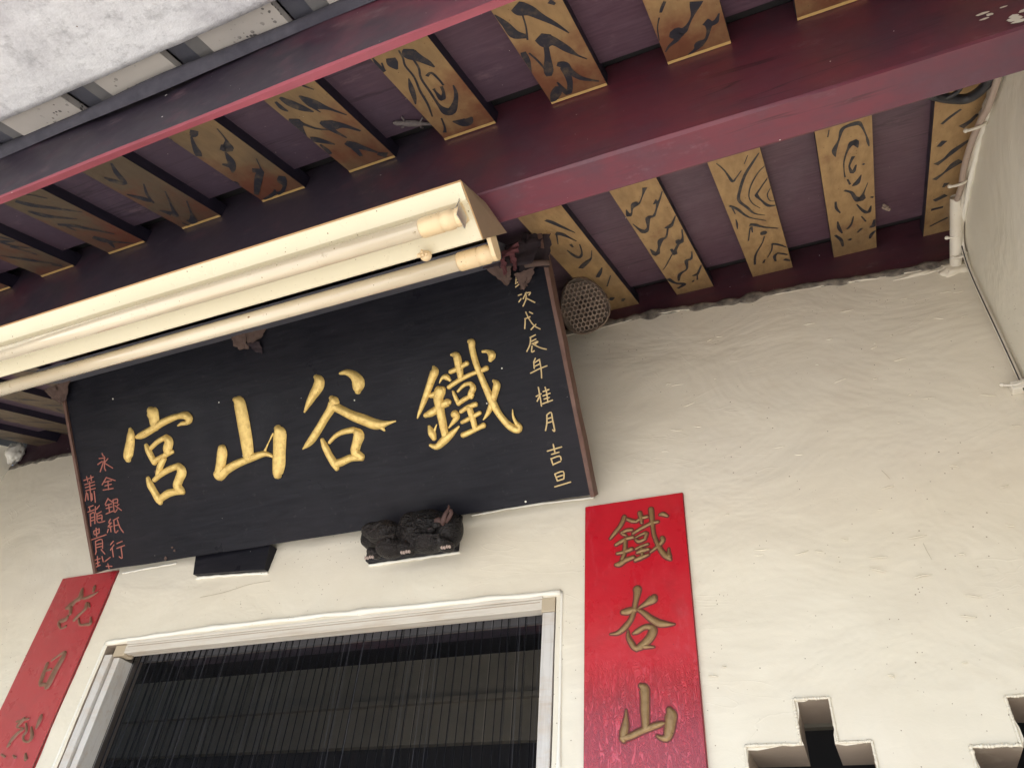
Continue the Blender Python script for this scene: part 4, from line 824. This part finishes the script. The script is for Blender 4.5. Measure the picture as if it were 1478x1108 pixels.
# ---------------- fluorescent lamp ----------------
lx0, lx1 = -1.60, -.351
A = (-.783, 2.463); B = (-.660, 2.493); Cc = (-.703, 2.434)
lamp = empty('fluorescent_lamp', ((lx0+lx1)/2, -.72, 2.48), 'long cream twin-tube fluorescent lamp fixed below the beam in front of the name board', 'lamp')
hb = MB(); n = 24
def hp(x, f): return (x, f[0], f[1])
Ai = (A[0]+.004, A[1]-.0035)
P_ = [A, Ai, (A[0]+.022, A[1]-.0125), (A[0]+.034, A[1]-.0125), (A[0]+.046, A[1]-.0160), (Cc[0]-.002, Cc[1]+.0005), Cc, (Cc[0]+.002, Cc[1]+.001), (B[0]-.002, B[1]-.002), B, ((A[0]+B[0])/2, (A[1]+B[1])/2+.012)]
hb.prismx(P_, lx0, lx1-.001, 0, 8)
hb.build('housing', M['enamel'], lamp)
eb = MB(); q_ = [(A[0]-.0005, A[1]), (Cc[0], Cc[1]-.0008), (B[0]+.0005, B[1]), ((A[0]+B[0])/2, (A[1]+B[1])/2+.0125)]
eb.prismx(q_, lx1-.001, lx1+.0008)
for i_, v_ in enumerate(eb.V):
    if i_ >= 4: v_.x += (0, 0, .013, .006)[i_-4]      # the plate is bent outwards at the back
eb.build('end_plate', M['enamel_side'], lamp)
eb = MB(); eb.prismx([(A[0]-.0005, A[1]), (Cc[0], Cc[1]-.0008), (B[0]+.0005, B[1]), ((A[0]+B[0])/2, (A[1]+B[1])/2+.0125)], lx0-.0008, lx0); eb.build('end_plate', M['enamel_side'], lamp)
rb = MB(); rb.tube([hp(lx0, (A[0]-.0008, A[1]-.0003)), hp(lx1, (A[0]-.0008, A[1]-.0003))], .0013, 6); rb.tube([hp(lx1, (A[0], A[1])), hp(lx1, (Cc[0], Cc[1]-.0005))], .0011, 6); rb.build('rusty_rim', M['orangeedge'], lamp, True)
def tube_set(cy, cz, xr, ny, nz):
    tb = MB(); tb.tube([(lx0+.04, cy, cz), (xr-.055, cy, cz)], .0127, 20); t = tb.build('tube', M['tube'], lamp, True)
    for sgn, xe in ((1, xr), (-1, lx0+.02)):
        cpb = MB()
        xs_ = [xe-sgn*.055, xe-sgn*.0535, xe-sgn*.024, xe-sgn*.0225, xe-sgn*.021, xe-sgn*.0075, xe-sgn*.006, xe]
        rs_ = [.0137, .0142, .0142, .0124, .0142, .0142, .0124, .0130]
        cpb.tube([(a, cy, cz) for a in xs_], rs_, 22); cpb.build('tube_cap', M['cap'], t, True)
        h = MB()
        # bayonet holder: rounded plate standing between the housing and the tube end
        pl = []
        for k in range(9):
            a = math.pi*k/8; pl.append((cy+ny*.013*math.sin(a)-nz*.013*math.cos(a), cz+nz*.013*math.sin(a)+ny*.013*math.cos(a)))
        pl += [(cy-ny*.026+nz*.0145, cz-nz*.026-ny*.0145), (cy-ny*.026-nz*.0145, cz-nz*.026+ny*.0145)]
        h.prismx(pl, min(xe, xe+sgn*.006), max(xe, xe+sgn*.006)); h.build('lamp_holder', M['cap'], lamp)
    return t
tube_set(-.7525, 2.4275, -.366, -.34, -.94)
tube_set(-.6640, 2.4490, -.353, .81, -.59)
sp_ = MB()
for dz in (-.011, .011): sp_.tube(smooth_path([(-.3655, -.7525+dz, 2.4275+.004), (-.361, -.7525+dz*1.05, 2.452), (-.372, -.7525+dz*1.05, 2.456)], 4), .0011, 6)
sp_.box((-.3605, -.765, 2.416), (-.3592, -.740, 2.441))
sp_.build('holder_clip', M['metal'], lamp)
for x in (-1.35, -.62):
    hk = MB(); hk.box((x, -.72, 2.47), (x+.02, -.70, 2.5095)); hk.build('mounting_tab', M['metal'], lamp)
mn = MB(); mn.ell((-.437, -.7085, 2.4245), (.0085, .008, .008), None, 3)
for k in range(12): mn.ell((-.437+RNG.uniform(-.006, .006), -.7165+RNG.uniform(-.002, .002), 2.4205+RNG.uniform(-.005, .005)), (.0028, .0028, .0028), None, 1)
tag(mn.build('mud_nest', M['cap'], None, True), 'tiny round pale wasp mud nest stuck on the lower ridge of the lamp', 'nest')

# ---------------- wasp comb ----------------
def comb():
    c = Vector((-.3875, -.150, 2.852)); n = (Vector((0, -1.3, 1.6))-c); n = (n.normalized()+Vector((.05, -.1, -.12))).normalized()
    ex = Vector((1, 0, 0)); ex = (ex-n*ex.dot(n)).normalized(); ey = n.cross(ex)
    if ey.z < 0: ey = -ey
    e = empty('wasp_nest', c, 'grey-brown papery wasp nest with open hexagonal cells beside the right edge of the name board', 'nest')
    s = .0058; V = []; F = []; mi = []; mb = MB()
    for r_ in range(-9, 10):
        for q in range(-9, 10):
            x = s*math.sqrt(3)*(q+r_/2); y = s*1.5*r_
            rad = math.hypot(x*.98, y*1.0); ang = math.atan2(y, x)
            if rad > .0515+.003*math.cos(3*ang+1): continue
            dome = -.012*(rad/.05)**2+noise.noise(Vector((x*60, y*60, 3)))*.003
            d = .011
            jx, jy = noise.noise(Vector((q*1.3, r_*1.7, 0)))*.0006, noise.noise(Vector((q*1.3, r_*1.7, 5)))*.0006
            ring = []
            for (f, z) in ((.99, dome-.014), (.99, dome+noise.noise(Vector((q, r_, 1)))*.001), (.72, dome-.0004), (.66, dome-d)):
                for k in range(6):
                    a = math.pi/6+math.pi/3*k; ring.append(c+ex*(x+jx+s*f*math.cos(a))+ey*1.16*(y+jy+s*f*math.sin(a))+n*z)
            fs = []
            for lv in range(3):
                for k in range(6): fs.append((lv*6+k, lv*6+(k+1) % 6, (lv+1)*6+(k+1) % 6, (lv+1)*6+k))
            mb.add(ring, fs, 0); mb.add([ring[18+k] for k in range(6)], [tuple(range(6))], 1)
    tag(mb.build('comb_cells', [M['comb'], M['comb_dark']], e, False), kind='stuff')
    bk = MB(); V = []; K = 26
    for (f, z) in ((1.0, -.013), (1.06, -.016), (1.0, -.026), (.5, -.034)):
        for k in range(K):
            a = 2*math.pi*k/K; rr = (.0545+.003*math.cos(3*a+1))*f; V.append(c+ex*rr*math.cos(a)+ey*1.16*rr*math.sin(a)+n*z)
    F = [(l*K+k, l*K+(k+1) % K, (l+1)*K+(k+1) % K, (l+1)*K+k) for l in range(3) for k in range(K)]+[tuple(3*K+k for k in range(K)), tuple(range(K))]
    bk.add(V, F); bk.build('paper_backing', M['comb'], e, True)
    st = MB(); st.tube([c-n*.03, c-n*.045+Vector((0, .02, .03)), Vector((-.385, -.10, 2.945))], [.005, .003, .006], 8); st.build('stalk', M['comb_dark'], e, True)
comb()
# ---------------- dusty cloth scraps on the board top ----------------
def crumple(name, quads, parent, m, seed, amp=.006, n=9):
    mb = MB()
    for qi, Q in enumerate(quads):
        Q = [Vector(q) for q in Q]; V = []
        nn = (Q[1]-Q[0]).cross(Q[3]-Q[0]).normalized()
        for i in range(n+1):
            for j in range(n+1):
                s, t = i/n, j/n
                p = Q[0]*(1-s)*(1-t)+Q[1]*s*(1-t)+Q[2]*s*t+Q[3]*(1-s)*t
                f = noise.noise(Vector((s*2.6+seed, t*2.6, qi*3.3)))+.5*noise.noise(Vector((s*7+seed, t*7, qi*3.3)))
                edge = 1
                p = p+nn*f*amp+Vector((noise.noise(Vector((s*5, t*5, seed+9))), 0, noise.noise(Vector((s*5, t*5, seed+19)))))*amp*.9
                V.append(p)
        F = [(i*(n+1)+j, (i+1)*(n+1)+j, (i+1)*(n+1)+j+1, i*(n+1)+j+1) for i in range(n) for j in range(n)]
        mb.add(V, F)
    return mb.build(name, m, parent, True)
T = lambda u, v, z: b3(u, v, z)     # board-plane placement, metres
W, H = BW, .4743
ck1 = empty('cloth_knot', b3(W-.03, H, 0), 'crumpled dusty brown cloth knot with a red scrap at the board top beside the lamp', 'cloth')
crumple('drape', [[T(W-.115, H+.02, .02), T(W-.06, H+.02, .03), T(W-.068, H-.012, .016), T(W-.084, H-.024, .006)],
                  [T(W-.055, H-.005, .03), T(W-.012, H-.002, .02), T(W-.040, H-.034, .007), T(W-.056, H-.040, .004)]], ck1, M['web'], 1, .007)
crumple('shadow_flap', [[T(W-.12, H+.02, .03), T(W-.01, H+.0, .05), T(W+.02, H+.05, .03), T(W-.09, H+.06, .02)],
                 [T(W-.08, H+.01, .045), T(W-.015, H+.01, .04), T(W-.02, H+.055, .03), T(W-.085, H+.05, .03)],
                 [T(W-.045, H-.004, .03), T(W+.014, H-.006, .01), T(W+.028, H+.06, .0), T(W-.03, H+.07, .01)]], ck1, M['web_shade'], 5, .009)  # dark cloth, partly standing in for the shadow beside the twig
crumple('red_scrap', [[b3(W-.088, H+.034, .052), b3(W-.024, H+.046, .056), b3(W-.030, H+.028, .062), b3(W-.080, H+.022, .060)],
                      [b3(W-.076, H+.030, .055), b3(W-.060, H+.030, .060), b3(W-.062, H-.004, .050), b3(W-.072, H-.008, .046)],
                      [b3(W-.052, H+.032, .058), b3(W-.038, H+.034, .058), b3(W-.042, H-.002, .048), b3(W-.050, H-.004, .046)]], ck1, M['redcloth'], 31, .006)
stk = MB(); stk.tube([b3(W-.03, H+.006, .03), b3(W+.006, H+.001, .028), b3(W+.020, H-.003, .024)], [.007, .0062, .005], 8); stk.build('twig', M['web'], ck1, True)
ck2 = empty('cloth_scrap', b3(.62, H, 0), 'ragged dusty brown cloth scrap hanging from the board top behind the lamp tube', 'cloth')
crumple('drape', [[T(.565, H+.03, .02), T(.61, H+.028, .022), T(.605, H-.014, .012), T(.565, H-.008, .004)],
                  [T(.61, H+.03, .022), T(.665, H+.03, .006), T(.645, H+.004, .012), T(.605, H-.006, .014)]], ck2, M['web'], 11, .006)
crumple('shadow_fold', [[T(.60, H+.0, .014), T(.635, H-.002, .008), T(.634, H-.032, .003), T(.615, H-.022, .004)]], ck2, M['web_shade'], 15, .004)
ck3 = empty('cloth_scrap', b3(0, H, 0), 'grey cobwebbed cloth scrap at the left top corner of the name board', 'cloth')
crumple('drape', [[T(-.06, H+.02, .01), T(.0, H+.02, .02), T(-.005, H-.03, .01), T(-.04, H-.015, .0)], [T(-.02, H+.02, .02), T(.05, H+.03, .02), T(.008, H-.025, .012), T(-.012, H-.02, .012)]], ck3, M['web'], 21, .007)

# ---------------- gecko, small nest ----------------
gk = empty('gecko', (-.455, -.735, 2.68), 'small grey gecko on the ceiling board next to the middle beam', 'gecko')
gc = cp(-.466, -.768, .0205)+NRM*.006; ax = (cp(-.432, -.728, .03)-cp(-.490, -.760, .03)).normalized(); sd_ = ax.cross(NRM).normalized()
pts = [gc-ax*.032, gc-ax*.026, gc-ax*.018, gc-ax*.008, gc+ax*.004, gc+ax*.013, gc+ax*.024, gc+ax*.040, gc+ax*.055]
g1 = MB(); g1.tube(pts, [.0015, .0042, .0036, .0052, .0054, .0036, .0026, .0018, .0006], 10)
for (a, s) in ((-.012, 1), (-.012, -1), (.010, 1), (.010, -1)):
    b_ = gc+ax*a; g1.tube([b_, b_+sd_*s*.009+ax*.003*(1 if a > 0 else -1), b_+sd_*s*.013-NRM*.002+ax*.006*(1 if a > 0 else -1)], [.0018, .0013, .0017], 6)
g1.build('body', M['lizard'], gk, True)
wn = MB(); q = Vector((.262, -.157, 2.918))
for k in range(12):
    wn.ell(q+Vector((RNG.uniform(-.006, .006), RNG.uniform(-.006, .006), RNG.uniform(-.006, .004))), (.003,)*3, None, 2)
tag(wn.build('mud_nest', M['comb'], None, True), 'small knobbly reddish-brown insect nest on the edge of a gold rafter', 'nest')

# ---------------- cables in the right corner ----------------
M['shadelip2'] = paint('grey_smeared_mortar', (.22, .20, .19), (.48, .45, .40), (1, 1, 1), 40, .85, False, None, .8)
cr = empty('cable_run', (.385, -.15, 2.9), 'white pipe and tied dusty cables running down the right corner of the porch', 'cable')
mb = MB(); P = [Vector((.384, -.158, 2.897)), Vector((.378, -.004, 2.866))]; mb.tube(P, .0115, 16, cap=False); mb.tube([P[0]+(P[1]-P[0])*.02, P[1]], .0095, 16); mb.build('conduit_pipe', M['pvc'], cr, True)
main = [(.383, -.15, 2.894), (.382, -.20, 2.868), (.381, -.226, 2.858), (.380, -.270, 2.845), (.380, -.346, 2.813), (.383, -.407, 2.784), (.386, -.447, 2.762), (.386, -.54, 2.72)]
mb = MB(); mb.tube(smooth_path(main, 5), .0055, 10); mb.build('sheathed_cable', M['sheath'], cr, True)
sec = [(.390, -.447, 2.775), (.391, -.35, 2.818), (.391, -.27, 2.85), (.392, -.20, 2.875), (.392, -.10, 2.885), (.391, -.045, 2.868), (.391, -.022, 2.80), (.3915, -.016, 2.62), (.3905, -.014, 2.40), (.391, -.014, 2.1), (.391, -.014, 1.5)]
mb = MB(); mb.tube(smooth_path(sec, 5), .004, 8); mb.build('corner_cable', M['pvc'], cr, True)
mb = MB(); mb.tube(smooth_path([(p[0]-.003, p[1]-.007, p[2]) for p in sec[5:]], 5), .0011, 7); mb.build('thin_cable', M['blackcable'], cr, True)
mb = MB(); mb.tube(smooth_path([(.388, -.55, 2.735), (.378, -.50, 2.748), (.36, -.47, 2.765), (.335, -.475, 2.768), (.30, -.50, 2.762), (.27, -.535, 2.75), (.26, -.58, 2.73)], 6), .008, 10); mb.build('black_hose', M['blackcable'], cr, True)
for k in range(3):
    mb = MB(); c = Vector((.325-.02*k, -.50-.01*k, 2.762)); rr = .018+.003*k
    mb.tube([c+Vector((math.cos(a)*rr, math.sin(a)*rr*.9, -.006+.004*k+.41*math.sin(a)*rr*.9)) for a in [2*math.pi*i/18*.85 for i in range(19)]], .004, 8); mb.build('cable_loop', M['blackcable'], cr, True)
for c, s in (((.384, -.395, 2.79), 1), ((.382, -.225, 2.860), 1), ((.388, -.035, 2.862), .8), ((.383, -.075, 2.882), .9), ((.386, -.02, 2.535), 1.2)):
    mb = MB(); c = Vector(c)
    mb.tube(smooth_path([c+Vector((-.020*s, .004, -.002)), c+Vector((-.010*s, -.002, -.010)), c+Vector((.0, -.004, -.010)), c+Vector((.008, -.002, -.002))], 4), .0026, 7)
    mb.ell(c+Vector((-.021*s, .004, -.001)), (.0045, .004, .004), None, 2); mb.build('cable_tie', M['pvc'], cr, True)
mb = MB(); mb.box((.372, -.024, 2.515), (.397, -.004, 2.533), 0, .002); mb.build('wall_clip', M['pvc'], cr)
# plaster daubs where the pipe enters and at the far left corner
def daub(name, c, r_, seed, parent, m=None):
    mb = MB(); bm = bmesh.new(); bmesh.ops.create_icosphere(bm, subdivisions=4, radius=1)
    for v in bm.verts:
        d = 1+.35*noise.noise(v.co*1.6+Vector((seed, 0, 0)))+.15*noise.noise(v.co*5+Vector((seed, 0, 0)))
        v.co = Vector((v.co.x*r_[0]*d, v.co.y*r_[1]*d, v.co.z*r_[2]*d))+Vector(c)
    mb.bm(bm); return mb.build(name, m or M['white_lump'], parent, True)
daub('plaster_daub', (.372, .000, 2.856), (.036, .009, .016), 3, fw, M['wall']); daub('plaster_daub', (.30, .002, 2.866), (.055, .006, .008), 8, fw, M['wall'])
daub('plaster_daub', (-2.462, -.01, 2.955), (.02, .03, .04), 5, fw)
bead('ceiling_mortar', [(.400, -.66, 2.70), (.399, -.50, 2.765), (.400, -.36, 2.822), (.399, -.2, 2.885), (.400, -.02, 2.93)], .013, ceil, M['shadelip2'], 21, 10)
bead('ceiling_mortar', [(.392, -.62, 2.70), (.394, -.45, 2.775), (.395, -.3, 2.835), (.394, -.1, 2.888)], .006, ceil, M['white_lump'], 27, 8)

# creamy raised edges round the lattice openings, paint splashes on the beam end
for x0, zt, no in ((-.165, 0, .082), (.143, -.012, .062)):
    o_ = [(x0-.002, 1.84+zt), (x0-.002, 1.948+zt), (x0+no-.002, 1.948+zt), (x0+no-.002, 2.013+zt), (x0+no+.051, 2.013+zt), (x0+no+.051, 1.948+zt), (x0+.180, 1.948+zt), (x0+.180, 1.84+zt)]
    for a, b in zip(o_, o_[1:]):
        n_ = 5; bead('plaster_bead', [(a[0]+(b[0]-a[0])*t/n_, -.0045, a[1]+(b[1]-a[1])*t/n_) for t in range(n_+1)], .0026, fw, M['wall'], seed=a[0]*50+b[1]*9, seg=6)
spl = MB(); rs = random.Random(4)
for k in range(26):
    x = .35+rs.gauss(0, .022); z = 2.535+rs.gauss(0, .018); r_ = rs.uniform(.0012, .004); st_ = rs.uniform(1, 3)
    if not (2.514 < z < 2.66) or x > .392: continue
    c0 = len(spl.V); K = 8
    spl.add([Vector((x+math.cos(a)*r_*st_, -.7280-.0001*k, z+math.sin(a)*r_*rs.uniform(.6, 1.2))) for a in [2*math.pi*i/K for i in range(K)]], [tuple(range(K))])
tag(spl.build('paint_splashes', M['pvc'], bpy.data.objects['roof_beam'], False), kind='stuff')
